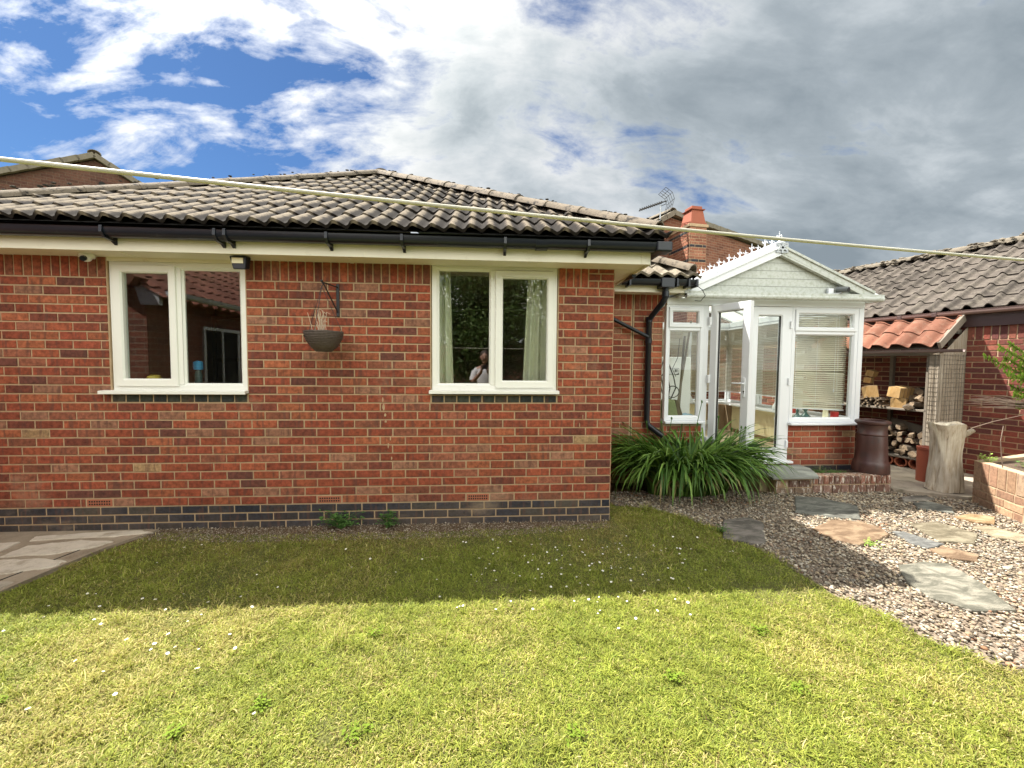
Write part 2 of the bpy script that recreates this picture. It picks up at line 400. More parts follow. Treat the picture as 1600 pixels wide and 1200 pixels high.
def slab_holes(mb, x0,x1,z0,z1,y0,y1,holes):
    xs = sorted({x0,x1}|{h for q in holes for h in q[:2] if x0 < h < x1}); zs = sorted({z0,z1}|{h for q in holes for h in q[2:] if z0 < h < z1})
    for a,b in zip(xs,xs[1:]):
        for c,d in zip(zs,zs[1:]):
            if any(q[0] < (a+b)/2 < q[1] and q[2] < (c+d)/2 < q[3] for q in holes): continue
            mb.box(a,b,y0,y1,c,d)
    return mb

def roof_tiles(name, parent, mat, O, U, V, width, length, gauge=.335, roll=.155, amp=.040, thick=.028, clips=(), kind='wave', ppr=8, lift=.02, jit=.004):
    """courses of rolled tiles on the plane O + u*U + v*V; clips = [(point, normal)], geometry on the normal side is cut"""
    O, U, V = Vector(O), Vector(U).normalized(), Vector(V).normalized(); W = U.cross(V).normalized()
    nc = math.ceil(length/gauge); nu = int(width/roll*ppr); vs = []; fs = []; uvs = []
    def prof(u):
        t = (u/roll) % 1.
        if kind == 'wave': return amp*(.5+.5*math.sin(2*math.pi*t))**.8 + amp*.12*math.sin(4*math.pi*t)
        if kind == 'roman':   # flat pan with a round roll
            return amp*math.sin(math.pi*t/.46)**.9 if 0 < t < .46 else 0
        if kind == 'pan':     # S pantile: broad trough then steep roll
            return amp*(.5+.5*math.cos(2*math.pi*(t**2.1)))*(1 if t > .35 else .9+.1*math.cos(t))
    for k in range(nc):
        v0 = k*gauge; v1 = min(length, (k+1)*gauge+.03); b = len(vs)
        jt = {}
        for i in range(nu+1):
            u = i*width/nu; ti = int(u/(roll*2 if kind == 'wave' else roll))
            if ti not in jt: jt[ti] = (random.uniform(-jit,jit), random.uniform(-jit,jit)*2)
            a, c = jt[ti]; h = prof(u)
            for (v, dz) in ((v0+c, h+lift+a-thick), (v0+c, h+lift+a), (v0+.02+c, h+lift+a+.002), (v1, h)):
                vs.append(O+U*u+V*v+W*dz); uvs.append((u, k*gauge+gauge*.5))
        for i in range(nu):
            for r in range(3):
                p = b+i*4+r; fs.append((p, p+4, p+5, p+1))
    me = bpy.data.meshes.new(name)
    bm = bmesh.new(); lay = bm.loops.layers.uv.new('UVMap')
    bv = [bm.verts.new(p) for p in vs]
    for f in fs:
        fc = bm.faces.new([bv[i] for i in f]); fc.smooth = True
        for l, i in zip(fc.loops, f): l[lay].uv = uvs[i]
        if (f[0] % 4) == 0 : fc.smooth = False
    for p, n in clips:
        bmesh.ops.bisect_plane(bm, geom=bm.verts[:]+bm.edges[:]+bm.faces[:], dist=1e-5, plane_co=p, plane_no=n, clear_outer=True)
    root = parent
    while root is not None and root.parent is not None: root = root.parent
    if root is not None and root.name in INV: bm.transform(INV[root.name])
    bm.to_mesh(me); bm.free(); me.materials.append(M[mat])
    try: me.set_sharp_from_angle(angle=R(55))
    except Exception: pass
    return link(bpy.data.objects.new(name, me), parent)
def ridge_line(mb, A, B, r=.12, step=.42, seg=10, flat=.75, over=.035):
    A, B = Vector(A), Vector(B); d = B-A; L = d.length; d.normalize()
    s = d.cross(Vector((0,0,1))).normalized(); u = s.cross(d); n = max(1, round(L/step))
    for i in range(n):
        a = A+d*(L*i/n - (over if i else 0)); b = A+d*(L*(i+1)/n); w = random.uniform(-.006,.006)
        for (q0, q1, rr) in ((a, b, r),):
            vs = []; 
            for (q, rad) in ((q0, rr*1.07), (q0+d*.05, rr*1.05), (q0+d*.06, rr), (q1, rr*.97)):
                for rin in (0, .016):
                    for k in range(seg+1):
                        t = math.pi*k/seg; vs.append(q + s*math.cos(t)*(rad-rin) + u*(math.sin(t)*(rad-rin)*flat + w))
            m = seg+1; fs = []
            for j in range(3):
                for k in range(seg):
                    a0 = (2*j)*m+k; b0 = (2*j+2)*m+k; fs.append((a0,a0+1,b0+1,b0)); fs.append((a0+m,b0+m,b0+m+1,a0+m+1))
            for k in range(seg): fs.append((k, m+k, m+k+1, k+1)); e = 6*m+k; fs.append((e, e+1, e+m+1, e+m))
            mb.add(vs, fs)
    return mb
def gutter(mb, a, b, r=.058, seg=8, out=(0,-1,0), deep=1.25, squareish=True):
    """open trough from a to b; profile hangs below the line"""
    a, b = Vector(a), Vector(b); o = Vector(out)
    prof = []
    for k in range(seg+1):
        t = math.pi*k/seg; x, z = math.cos(t), -math.sin(t)*deep
        if squareish: x = math.copysign(abs(x)**.7, x); z = -abs(z)**.75 if z else 0
        prof.append((x*r, z*r))
    prof = [(prof[0][0]+.006, .0)]+prof+[(prof[-1][0]-.0, .0)]
    inner = [(x*.94, z*.94+.001) for x, z in prof]
    vs = []
    for q in (a, b):
        for x, z in prof: vs.append(q+o*x+Vector((0,0,z)))
        for x, z in inner: vs.append(q+o*x+Vector((0,0,z)))
    m = len(prof); fs = []
    for k in range(m-1):
        fs.append((k,k+1,2*m+k+1,2*m+k)); fs.append((m+k,3*m+k,3*m+k+1,m+k+1))
        fs.append((k,m+k,m+k+1,k+1)); fs.append((2*m+k,2*m+k+1,3*m+k+1,3*m+k))
    fs += [(0,2*m,3*m,m),(m-1,2*m-1,4*m-1,3*m-1)]
    return mb.add(vs, fs)
def blob(mb, c, r, sc=(1,1,1), sub=2, amp=.1, mi=0):
    bm = bmesh.new(); bmesh.ops.create_icosphere(bm, subdivisions=sub, radius=1)
    vs = []
    for v in bm.verts:
        n = 1+amp*mnoise.noise(v.co*2+Vector(c)*7); vs.append((c[0]+v.co.x*r*sc[0]*n, c[1]+v.co.y*r*sc[1]*n, c[2]+v.co.z*r*sc[2]*n))
    mb.add(vs, [tuple(v.index for v in f.verts) for f in bm.faces], mi); bm.free(); return mb

# ================================================================== the bungalow
WY = 3.69; HC = .0743
house = thing('bungalow', 'red brick bungalow with hipped tile roof and black gutters', 'house', (-1.5, WY, 0))
win1 = (-3.245, -2.108, 1.205, 2.40); win2 = (-.488, .678, 1.205, 2.41)
XL, XR = -4.35, 1.21
mb = MB(); slab_holes(mb, XL, XR, -.05, 2.41, WY, WY+.11, [(-3.245,-2.108,1.205,2.36),(-.488,.678,1.205,2.41)])
mb.box(XR-.11, XR, WY+.11, 4.9, -.05, 2.41); mb.box(XL, XL+.11, WY+.11, 8.8, -.05, 2.41)
wall = build(mb, 'wall', 'mortar', house)
Pm = lambda u, v, d: (u, WY-d, v)
rows = course_rows(XL, XR, -.018, 3, HC, cols=BLUES, w=[3,3,2,3,.6], off=.0)
air = [(-3.49,-3.275), (-1.52,-1.305), (-.165,.05)]
z0 = .205; nred = 26; HR = .0771
holes = [win1, win2] + [(a, b, z0, z0+HR) for a, b in air]
r2 = course_rows(XL, XR-.0, z0, nred, HR, holes=[(h[0]-.004, h[1]+.004, 1.20-HR if h in (win1, win2) else h[2], h[3]) for h in holes], off=.06)
rows += r2
zs = z0+nred*HR
# soldier course
for (a, b) in ((XL, win1[0]-.004), (win1[1]+.004, win2[0]-.004), (win2[1]+.004, .965)):
    n = round((b-a)/.0745); 
    for i in range(n): rows.append((a+(b-a)*i/n, a+(b-a)*(i+1)/n, zs, zs+.20, pick(REDS[:8])))
for k in range(3):
    for (a, b) in (((.965,1.08),(1.08,XR)) if k % 2 else ((.965,1.06),(1.06,XR)),)[0]: rows.append((a, b, zs+k*HC*.9, zs+(k+1)*HC*.9, pick(REDS, REDW)))
# dark header course under the sills
for w_ in (win1, win2):
    n = 10; a, b = w_[0], w_[1]
    for i in range(n): rows.append((a+(b-a)*i/n, a+(b-a)*(i+1)/n, 1.205-HR+.003, 1.205, pick([(.05,.055,.045),(.04,.045,.045),(.07,.06,.045)])))
bricks('brick_courses', rows, Pm, 'brick', wall)
Ps = lambda u, v, d: (XR+d, u, v)
bricks('return_brick_courses', course_rows(WY, 4.88, -.018, 3, HC, cols=BLUES, w=[3,3,2,3,.6], off=.1)+course_rows(WY, 4.88, z0, 28, HR, off=.17), Ps, 'brick', wall)
for (a, b) in air:
    mb = MB(); z = z0+.006; h = HC-.012
    mb.box(a+.004, b-.004, WY-.004, WY+.02, z, z+h)
    o = build(mb, 'air_brick', 'terracotta', house, bevel=.002)
    m2 = MB()
    for i in range(9):
        for j in range(2): m2.box(a+.02+i*.0205, a+.032+i*.0205, WY-.0055, WY-.0025, z+.012+j*.024, z+.026+j*.024)
    build(m2, 'vent_holes', 'dark', o)
# little mortar smears and drips
mb = MB()
for (x, z, w_, h) in ((-.925,1.16,.012,.05),(-.918,1.09,.02,.06),(-.905,1.02,.016,.035),(-.90,.96,.02,.02),(-.86,.80,.01,.03),(-.88,.74,.012,.05),(-.85,.62,.01,.03),(.93,1.0,.006,.05),(.90,.92,.008,.04)):
    pts = [(x+w_*math.cos(t)*random.uniform(.4,.7), z+h*math.sin(t)*random.uniform(.4,.65)) for t in [k*math.pi/4 for k in range(8)]]
    build(MB().prism_y(pts, WY-.0105, WY-.002), 'mortar_smear', 'mortar', wall)

# shell of the interior
mb = MB()
mb.box(XL+.11, XR-.11, 6.6, 6.66, 0, 2.38); mb.box(XL+.11, XR-.11, WY+.11, 6.6, 2.385, 2.40); mb.box(XL+.11, XR-.11, WY+.11, 6.6, .0, .15); mb.box(-1.2, -1.1, WY+.11, 6.6, .15, 2.385)
build(mb, 'interior_partition', 'inner', house)

# windows
def fprof(w, y0, y1, c=.008): return [(0,y1),(0,y0+.003),(.003,y0),(w-c,y0),(w,y0+c),(w,y1)]
def upvc_window(parent, x0, x1, z0, z1, y, mull=None, name='window', bar=None):
    """outer ring whose front sits at y"""
    fr = MB(); fr.ring(x0, x1, z0, z1, fprof(.05, y, y+.06))
    return fr
# left window
fr = upvc_window(house, -3.24, -2.112, 1.24, 2.355, WY+.012); fr.box(-2.70, -2.655, WY+.012, WY+.07, 1.29, 2.305)
wA = build(fr, 'window', 'upvc', house)
sx = MB(); sx.ring(-3.20, -2.692, 1.275, 2.325, fprof(.066, WY-.006, WY+.05, .012)); sA = build(sx, 'sash', 'upvc', wA)
build(MB().ring(-2.656, -2.158, 1.286, 2.309, [(0,WY+.05),(0,WY+.02),(.016,WY+.034),(.016,WY+.05)]), 'glazing_bead', 'upvc', wA)
build(MB().box(-3.136, -2.756, WY+.03, WY+.034, 1.34, 2.26), 'pane', 'glass', sA)
build(MB().box(-2.642, -2.17, WY+.036, WY+.04, 1.30, 2.296), 'pane', 'glass', wA)
def sill(parent, x0, x1, z, y):
    return build(MB().prism([(y-.065, z-.028),(y-.065, z-.004),(y-.055,z),(y+.02, z+.004),(y+.02,z-.02),(y-.05,z-.022),(y-.05,z-.03)], x0, x1).xf(Matrix(((0,0,1,0),(1,0,0,0),(0,1,0,0),(0,0,0,1)))), 'sill', 'upvc', parent)
sill(wA, -3.305, -2.098, 1.238, WY)
# right window
fr = upvc_window(house, -.483, .674, 1.25, 2.405, WY+.012); fr.box(.055, .105, WY+.012, WY+.07, 1.30, 2.355)
wB = build(fr, 'window', 'upvc', house)
sx = MB(); sx.ring(.098, .645, 1.272, 2.352, fprof(.068, WY-.006, WY+.05, .012)); sB = build(sx, 'sash', 'upvc', wB)
build(MB().box(.185, .545, WY-.014, WY-.005, 2.296, 2.318), 'trickle_vent', 'upvc', sB, bevel=.003)
build(MB().ring(-.434, .056, 1.296, 2.359, [(0,WY+.05),(0,WY+.02),(.016,WY+.034),(.016,WY+.05)]), 'glazing_bead', 'upvc', wB)
build(MB().box(.164, .579, WY+.03, WY+.034, 1.338, 2.286), 'pane', 'glass', sB)
build(MB().box(-.42, .042, WY+.036, WY+.04, 1.31, 2.345), 'pane', 'glass', wB)
sill(wB, -.502, .692, 1.248, WY)

# soffit, fascia
EY = 3.32; EZ = 2.50
mb = MB().box(XL-.3, 1.43, 3.44, WY-.001, 2.385, 2.40).box(1.215, 1.43, WY, 4.60, 2.385, 2.40)
for xx in (-3.0, -1.2, .15): mb.box(xx, xx+.03, 3.445, WY-.003, 2.381, 2.385)
build(mb, 'soffit', 'fascia', house)
mb = MB().box(XL-.3, 1.44, 3.42, 3.44, 2.372, 2.53).box(1.43, 1.45, 3.442, 4.6, 2.372, 2.53).box(1.36, 1.375, 3.416, 3.42, 2.372, 2.5).box(-1.02, -1.0, 3.417, 3.42, 2.372, 2.5)
build(mb, 'fascia', 'fascia', house)
build(MB().box(-3.243, -2.11, WY-.004, WY+.06, 2.3555, 2.384), 'window_head', 'fascia', house)
# gutters
mb = MB(); gutter(mb, (XL-.3, 3.355, 2.520), (1.50, 3.355, 2.528))
g1 = build(mb, 'gutter', 'black', house, smooth=True)
mb = MB(); gutter(mb, (1.505, 3.36, 2.528), (1.505, 4.65, 2.52), out=(1,0,0)); build(mb, 'gutter', 'black', house, smooth=True)
mb = MB(); mb.box(1.44, 1.575, 3.285, 3.42, 2.452, 2.536); build(mb, 'gutter_corner', 'black', g1, bevel=.012)
mb = MB().box(XL-.3, 1.46, 3.405, 3.419, 2.50, 2.575)
build(mb, 'eaves_felt', 'black', house)
for x in (-2.93, -2.105, -2.03, -1.26, -.67, .165, .86):
    mb = MB(); pts = [(-.066,.006),(-.07,-.045),(-.04,-.082),(.03,-.088),(.062,-.11),(.07,-.11),(.07,.0),(.062,.0),(.05,-.07),(-.035,-.074),(-.062,-.043),(-.058,.006)]
    vs = [(x-.011, 3.355+a, 2.524+b) for a,b in pts]+[(x+.011, 3.355+a, 2.524+b) for a,b in pts]; n = len(pts)
    mb.add(vs, [(i,(i+1)%n,n+(i+1)%n,n+i) for i in range(n)]+[tuple(range(n)), tuple(range(2*n-1,n-1,-1))])
    build(mb, 'gutter_bracket', 'black', g1)
for x in (-2.07, .47):
    mb = MB(); gutter(mb, (x-.05, 3.355, 2.522), (x+.05, 3.355, 2.522), r=.062); build(mb, 'gutter_joint', 'black', g1, smooth=True)

# main roof
S = .577; apex = Vector((-1.62, 6.42, 2.56+3.1*S)); cR = Vector((1.55,EY,2.56)); cL = Vector((-4.72,EY,2.56))
roof = None
def vclip(a, b, sgn):
    d = Vector((b.x-a.x, b.y-a.y, 0)); n = Vector((d.y, -d.x, 0))*sgn; return (a, n)
sl = math.sqrt(1+S*S)
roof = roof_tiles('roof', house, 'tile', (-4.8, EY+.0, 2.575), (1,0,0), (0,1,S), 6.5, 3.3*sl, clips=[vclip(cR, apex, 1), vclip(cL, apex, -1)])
# right slope
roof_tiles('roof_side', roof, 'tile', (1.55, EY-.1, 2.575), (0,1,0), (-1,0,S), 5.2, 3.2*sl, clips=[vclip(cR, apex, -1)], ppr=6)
U_ = Vector((0,-1,0))
mb = MB(); rdg = Vector((-1.62, 9.0, apex.z))
mb.add([cL, apex, rdg, Vector((-4.72, 9.0, 2.56))], [(0,1,2,3)])
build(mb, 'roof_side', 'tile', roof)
mb = MB()
ridge_line(mb, cR+Vector((-.06,.06,.09)), apex+Vector((0,-.02,.05)), r=.10)
ridge_line(mb, cL+Vector((.10,.06,.06)), apex+Vector((-.02,-.02,.05)), r=.10)
ridge_line(mb, apex+Vector((0,.0,.07)), rdg+Vector((0,0,.07)), r=.115)
build(mb, 'ridge_tile', 'ridge', roof, smooth=True)
mb = MB()    # mortar bedding beside the hips
for a, b, dx in ((cR, apex, -1), (cL, apex, 1)):
    n = 34; pa = []; pb = []
    a = a+Vector((dx*.1,.1,.06)); 
    for i in range(n+1):
        p = a.lerp(b, i/n); w_ = .15+.05*random.random()+(.06 if i % 3 == 0 else 0)
        pa.append(p+Vector((0,.0,.055))); pb.append(p+Vector((dx*w_, -.0, .035)))
    k = len(mb.v)
    mb.add(pa+pb, [(i, i+1, n+2+i, n+1+i) for i in range(n)])
build(mb, 'ridge_mortar', 'ridge', roof)
mb = MB()    # ceiling line / underside closing the eaves
mb.add([(-4.7,EY+.01,2.56),(1.53,EY+.01,2.56),(apex.x,apex.y-.02,apex.z-.01)], [(0,1,2)]); mb.add([(1.53,EY+.01,2.56),(1.53,8.5,2.56),(apex.x,8.5,apex.z-.01),(apex.x,apex.y,apex.z-.01)], [(0,1,2,3)])
mb.box(-4.7, 1.42, 3.45, 8.5, 2.42, 2.44)
build(mb, 'roof_underlay', 'dark', roof, fixn=False)
side = thing('shadow_block', 'unseen flat roofed brick block added left of the bungalow to shade the path', 'shadow caster', (-5.8, 4.6, 0))
build(MB().box(-7.4, -4.62, 3.6, 6.2, -.05, 2.6), 'wall', 'back_brick', side); build(MB().box(-7.5, -4.55, 3.36, 6.3, 2.6, 2.76), 'roof', 'concrete', side)  # out of view, added so that its shadow covers the path
# moss tufts along the hips
mb = MB()
for a, b in ((cR, apex), (cL, apex)):
    for i in range(46):
        t = random.random(); p = a.lerp(b, t)+Vector((random.uniform(-.03,.03), random.uniform(-.03,.03), .145+random.uniform(-.02,.0)))
        r = random.uniform(.008,.02)
        blob(mb, p, r, (1.4,1,.6), 1, .3)
build(mb, 'moss', plain('moss', (.035,.03,.022), 1., .5, 40), roof, smooth=True)['kind'] = 'stuff'

# rear wing seen past the corner
WY2 = 4.88
mb = MB().box(XR, 2.235, WY2, WY2+.11, -.05, 2.40).box(2.125, 2.235, WY2+.11, 8.0, -.05, 2.40)
w2 = build(mb, 'wing_wall', 'mortar', house)
P2 = lambda u, v, d: (u, WY2-d, v)
rr = [q for q in course_rows(XR+.005, 1.83, .03, 29, HC, off=.02) + course_rows(1.86, 2.235, .03, 29, HC, off=.08)]
n = 8
for i in range(8): rr.append((XR+.005+(1.83-XR)*i/8, XR+.005+(1.83-XR)*(i+1)/8, .03+29*HC, .03+29*HC+.205, pick(REDS[:8])))
for i in range(5): rr.append((1.86+.375*i/5, 1.86+.375*(i+1)/5, .03+29*HC, .03+29*HC+.205, pick(REDS[:8])))
bricks('brick_courses', rr, P2, 'brick2', w2)
build(MB().box(1.842, 1.849, WY2-.004, WY2+.002, .1, 2.38), 'movement_joint', 'dark', w2)
build(MB().box(1.44, 2.40, 4.62, 4.64, 2.36, 2.49).box(1.2, 2.38, 4.64, WY2, 2.375, 2.388), 'fascia', 'fascia', house)
mb = MB(); gutter(mb, (1.50, 4.56, 2.49), (2.47, 4.56, 2.495)); g2 = build(mb, 'gutter', 'black', house, smooth=True)
for x in (1.66, 2.22, 2.36):
    build(MB().box(x-.012, x+.012, 4.485, 4.63, 2.405, 2.50), 'gutter_bracket', 'black', g2, bevel=.004)
build(MB().box(2.445, 2.475, 4.495, 4.625, 2.41, 2.50), 'gutter_end', 'black', g2, bevel=.006)
build(MB().box(2.03, 2.19, 4.49, 4.625, 2.395, 2.505), 'gutter_outlet', 'black', g2, bevel=.008)
mb = MB(); mb.tube([(2.11,4.56,2.41),(2.11,4.56,2.29),(2.10,4.60,2.24),(2.045,4.78,2.10),(2.03,4.82,2.04),(2.03,4.82,.82),(2.05,4.81,.74),(2.2,4.72,.62)], .035, 12)
for z in (2.33, 2.06, 1.80): mb.tube([(2.03 if z < 2.1 else 2.11, 4.82 if z < 2.1 else 4.56, z-.03),(2.03 if z < 2.1 else 2.11, 4.82 if z < 2.1 else 4.56, z+.03)], .041, 12)
mb.tube([(1.21,4.80,2.20),(1.50,4.80,2.09),(2.02,4.81,1.845)], .024, 10)
build(mb, 'downpipe', 'black', house, smooth=True)
mb = MB(); mb.tube([(1.44,3.8,2.36),(1.47,4.3,2.40),(1.55,4.52,2.43)], .022, 8); build(mb, 'overflow_pipe', 'black', house, smooth=True)
# wing roof
cW = Vector((2.48,4.55,2.53))
wr = roof_tiles('wing_roof', house, 'tile_pale', (1.45, 4.52, 2.52), (1,0,0), (0,1,S), 1.1, 2.2*sl, clips=[vclip(cW, cW+Vector((-1,1,0)), 1), ((1.50,4.6,0), Vector((-1,-1,0)))])
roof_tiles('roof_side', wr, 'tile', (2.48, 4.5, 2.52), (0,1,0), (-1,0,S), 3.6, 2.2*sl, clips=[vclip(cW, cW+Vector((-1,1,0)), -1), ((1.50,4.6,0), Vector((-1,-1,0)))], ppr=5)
mb = MB(); ridge_line(mb, cW+Vector((-.04,.04,.06)), cW+Vector((-1.15,1.15,1.15*S+.05)), r=.12); build(mb, 'ridge_tile', 'ridge', wr, smooth=True)
mb = MB().add([(1.45,4.58,2.53),(2.44,4.58,2.53),(1.45,5.6,3.1)], [(0,1,2)]); build(mb, 'roof_underlay', 'dark', wr, fixn=False)

# ------------------------------------------------------------------ things on and in the bungalow
cam_ = thing('security_camera', 'small white dome security camera under the soffit beside the left window', 'camera', (-3.32, 3.60, 2.383))
mb = MB().lathe([(0,0),(.045,0),(.052,-.012),(.05,-.03),(.0,-.045)], (-3.32,3.60,2.384), 20); build(mb, 'housing', 'upvc', cam_, smooth=True)
mb = MB(); blob(mb, (-3.31,3.585,2.352), .036, sub=3, amp=0); ball = build(mb, 'camera_ball', 'upvc', cam_, smooth=True)
mb = MB().tube([(-3.305,3.565,2.345),(-3.295,3.538,2.332)], .021, 16); build(mb, 'lens', 'black', ball, smooth=True)
fl = thing('floodlight', 'black security floodlight under the soffit at the left window corner', 'light', (-2.05, 3.60, 2.384))
mb = MB().add([(-2.125,3.50,2.375),(-1.985,3.50,2.375),(-1.995,3.50,2.265),(-2.095,3.50,2.265),(-2.12,3.57,2.383),(-1.985,3.57,2.383),(-1.995,3.565,2.28),(-2.085,3.565,2.28)],
    [(0,1,2,3),(4,7,6,5),(0,4,5,1),(3,2,6,7),(0,3,7,4),(1,5,6,2)])
build(mb, 'housing', 'black', fl, bevel=.008)
build(MB().box(-2.10,-2.01,3.493,3.4995,2.315,2.36), 'lamp_panel', plain('floodlight_panel', (.75,.68,.45), .3, .05), fl)
mb = MB().box(-2.06,-2.03,3.57,3.62,2.35,2.384); build(mb, 'bracket', 'black', fl)

br = thing('basket_bracket', 'black iron hanging bracket screwed to the brick wall between the windows', 'bracket', (-1.31, WY-.01, 2.0))
mb = MB().box(-1.325,-1.297,WY-.016,WY-.008,1.905,2.195); build(mb, 'back_plate', 'iron', br, bevel=.003)
tip = Vector((-1.355, 3.44, 2.165))
mb = MB(); mb.tube([(-1.312,WY-.016,2.165), tip], .006, 8); mb.tube([(-1.312,WY-.016,1.945), tip+Vector((.008,.015,-.01))], .006, 8); build(mb, 'arm', 'iron', br, smooth=True)
mb = MB(); blob(mb, tip+Vector((0,0,.008)), .012, sub=2, amp=0); mb.tube([tip+Vector((0,0,-.002)), tip+Vector((.012,-.004,-.02)), tip+Vector((.004,-.004,-.036)), tip+Vector((-.01,0,-.028))], .0035, 6); build(mb, 'hook', 'iron', br, smooth=True)
bk = thing('hanging_basket', 'dark wicker hanging basket with dead stalks on the brick wall', 'hanging basket', (-1.345, 3.44, 1.60))
bc = (-1.345, 3.44)
mb = MB(); prof = [(0,1.585),(.05,1.588),(.095,1.615),(.125,1.66),(.14,1.71),(.147,1.75),(.14,1.755),(.13,1.75),(.118,1.70),(.08,1.64),(0,1.62)]
mb.lathe([(r,z) for r,z in prof], (bc[0],bc[1],0), 40)
bowl = build(mb, 'bowl', 'wicker', bk, smooth=True)
mb = MB()
for i in range(26):
    z = 1.592+.16*i/25; t = (z-1.585)/.165; rad = .05+.1*math.sin(math.pi/2*min(1,t))**.8
    pts = []
    for k in range(25):
        a = 2*math.pi*k/24; wv = .004*math.sin(12*a+i*math.pi); pts.append((bc[0]+(rad+wv)*math.cos(a), bc[1]+(rad+wv)*math.sin(a), z+random.uniform(-.002,.002)))
    mb.tube(pts, .0042 if i % 2 else .0062, 5, cap=False)
for i in range(14):
    a = random.uniform(0, 6.28); z = random.uniform(1.62,1.75); rad = .148
    mb.tube([(bc[0]+rad*math.cos(a), bc[1]+rad*math.sin(a), z),(bc[0]+(rad+.012)*math.cos(a+.1), bc[1]+(rad+.012)*math.sin(a+.1), z+random.uniform(-.01,.01))], .002, 4)
build(mb, 'weave', 'wicker', bowl, smooth=True)
mb = MB()
for a in (2.9, .3, 4.6):
    e = Vector((bc[0]+.14*math.cos(a), bc[1]+.14*math.sin(a), 1.755)); s_ = tip+Vector((0,0,-.035))
    L = (e-s_).length; n = int(L/.013)
    for i in range(n):
        p = s_.lerp(e, i/n); q = s_.lerp(e, (i+.8)/n); w_ = Vector((.003,0,0)) if i % 2 else Vector((0,.003,0))
        mb.tube([p-w_, q-w_], .0019, 4); mb.tube([p+w_, q+w_], .0019, 4)
build(mb, 'chain', 'iron', bk)
mb = MB()
for i in range(22):
    a = random.uniform(0,6.28); r0 = random.uniform(.01,.07); x, y = bc[0]-.02+r0*math.cos(a), bc[1]+r0*math.sin(a); lean = random.uniform(-.05,.05); h = random.uniform(.06,.20)
    pts = [(x,y,1.70),(x+lean*.4,y,1.74+h*.4),(x+lean,y+random.uniform(-.02,.02),1.74+h)]
    if i % 3 == 0: pts.append((x+lean+.03, y, 1.74+h-.02))
    mb.tube(pts, .0022, 4)
build(mb, 'dead_stalks', 'straw', bk)

# curtains, hung inside the right window
def curtain(name, x0, x1, x0t, x1t, y, z0, z1, folds, label):
    n = 60; m = 12; vs = []; fs = []
    for j in range(m+1):
        t = j/m; z = z0+(z1-z0)*t; a = x0+(x0t-x0)*t; b = x1+(x1t-x1)*t
        for i in range(n+1):
            u = i/n; vs.append((a+(b-a)*u, y+.028*math.sin(u*folds*6.28+.6*math.sin(t*3)), z))
    for j in range(m):
        for i in range(n): k = j*(n+1)+i; fs.append((k,k+1,k+n+2,k+n+1))
    o = build(MB().add(vs, fs), name, 'curtain', None, smooth=True); return tag(o, label, 'curtain', 'curtains in the right window')
curtain('curtain', -.50, -.29, -.46, -.33, WY+.16, 1.05, 2.42, 2.5, 'pale green curtain bunched at the left side of the right window')
curtain('curtain', .36, .70, .42, .68, WY+.16, 1.05, 2.42, 4, 'pale green curtain bunched at the right side of the right window, behind the opening sash')
# objects on the sill of the left window
o = build(MB().box(-3.22,-2.13,WY+.08,WY+.30,1.268,1.288), 'window_board', 'inner_l', house)
mb = MB(); mb.lathe([(0,0),(.03,0),(.052,.02),(.058,.045),(.048,.07),(.02,.08),(0,.08)], (-3.05, WY+.2, 1.289), 24)
tag(build(mb, 'round_pot', 'yellow', None, smooth=True), 'small round yellow pot on the inner sill behind the left window sash', 'pot')
t = thing('spray_bottle', 'blue capped dark bottle inside the left window', 'bottle', (-2.66, WY+.2, 1.289))
mb = MB().lathe([(0,0),(.03,0),(.032,.09),(.02,.12),(.02,.14)], (-2.66,WY+.2,1.289), 16); build(mb, 'bottle_body', 'teal', t, smooth=True)
mb = MB().lathe([(.036,.13),(.04,.14),(.038,.20),(.01,.215),(0,.215)], (-2.66,WY+.2,1.289), 16); build(mb, 'cap', 'blue', t, smooth=True)
mb = MB().box(-2.86,-2.80,4.9,4.93,1.50,2.12); tag(build(mb, 'wall_strip', 'inner_l', None), 'pale upright strip hanging inside the left window', 'panel')
# glazed inner door
t = thing('inner_door', 'dark glazed inner door with thin pale bars seen through the left window', 'door', (-3.9,6.5,.15))
mb = MB()
for x in (-4.2,-3.75,-3.3): mb.box(x,x+.045,6.46,6.5,.2,2.2)
for z in (.2,.85,1.5,2.15): mb.box(-4.2,-3.255,6.462,6.498,z,z+.05)
build(mb, 'glazing_bars', 'wood_grey', t)

# ================================================================== the conservatory
con = thing('conservatory', 'white framed conservatory with gabled roof on a low brick wall', 'conservatory', (3.55, 6.2, 0))
CY = 4.82; CX0, CX1 = 2.25, 4.87; CB = 7.6
dw = MB()
dwl = build(MB().box(2.25, 2.78, CY+.012, CY+.1, -.02, .755), 'dwarf_wall', 'mortar_pale', con)
dw.box(3.90, 4.84, CY+.012, CY+.1, -.02, .735).box(4.74, 4.84, CY+.1, CB, -.02, .735).box(2.25, 4.74, CB-.1, CB, -.02, .735)
dwo = build(dw, 'dwarf_wall', 'mortar_pale', con)
bricks('brick_courses', course_rows(2.25, 2.78, .215, 7, HC, off=.05), lambda u,v,d: (u, CY+.012-d, v), 'brick2', dwl)
r_ = course_rows(3.90, 4.84, .215, 7, HC, off=.05)
r_ += course_rows(3.90, 4.84, .215-HC*3, 3, HC, off=.1, cols=BLUES, w=[2]*5)
bricks('brick_courses', r_, lambda u,v,d: (u, CY+.012-d, v), 'brick2', dwo)
bricks('brick_courses', course_rows(CY+.01, CB, .215-HC*3, 10, HC, off=.05), lambda u,v,d: (4.84+d, u, v), 'brick2', dwo)
build(MB().box(2.25, 4.84, CY+.1, CB-.1, .0, .25), 'floor', 'floor_in', con)

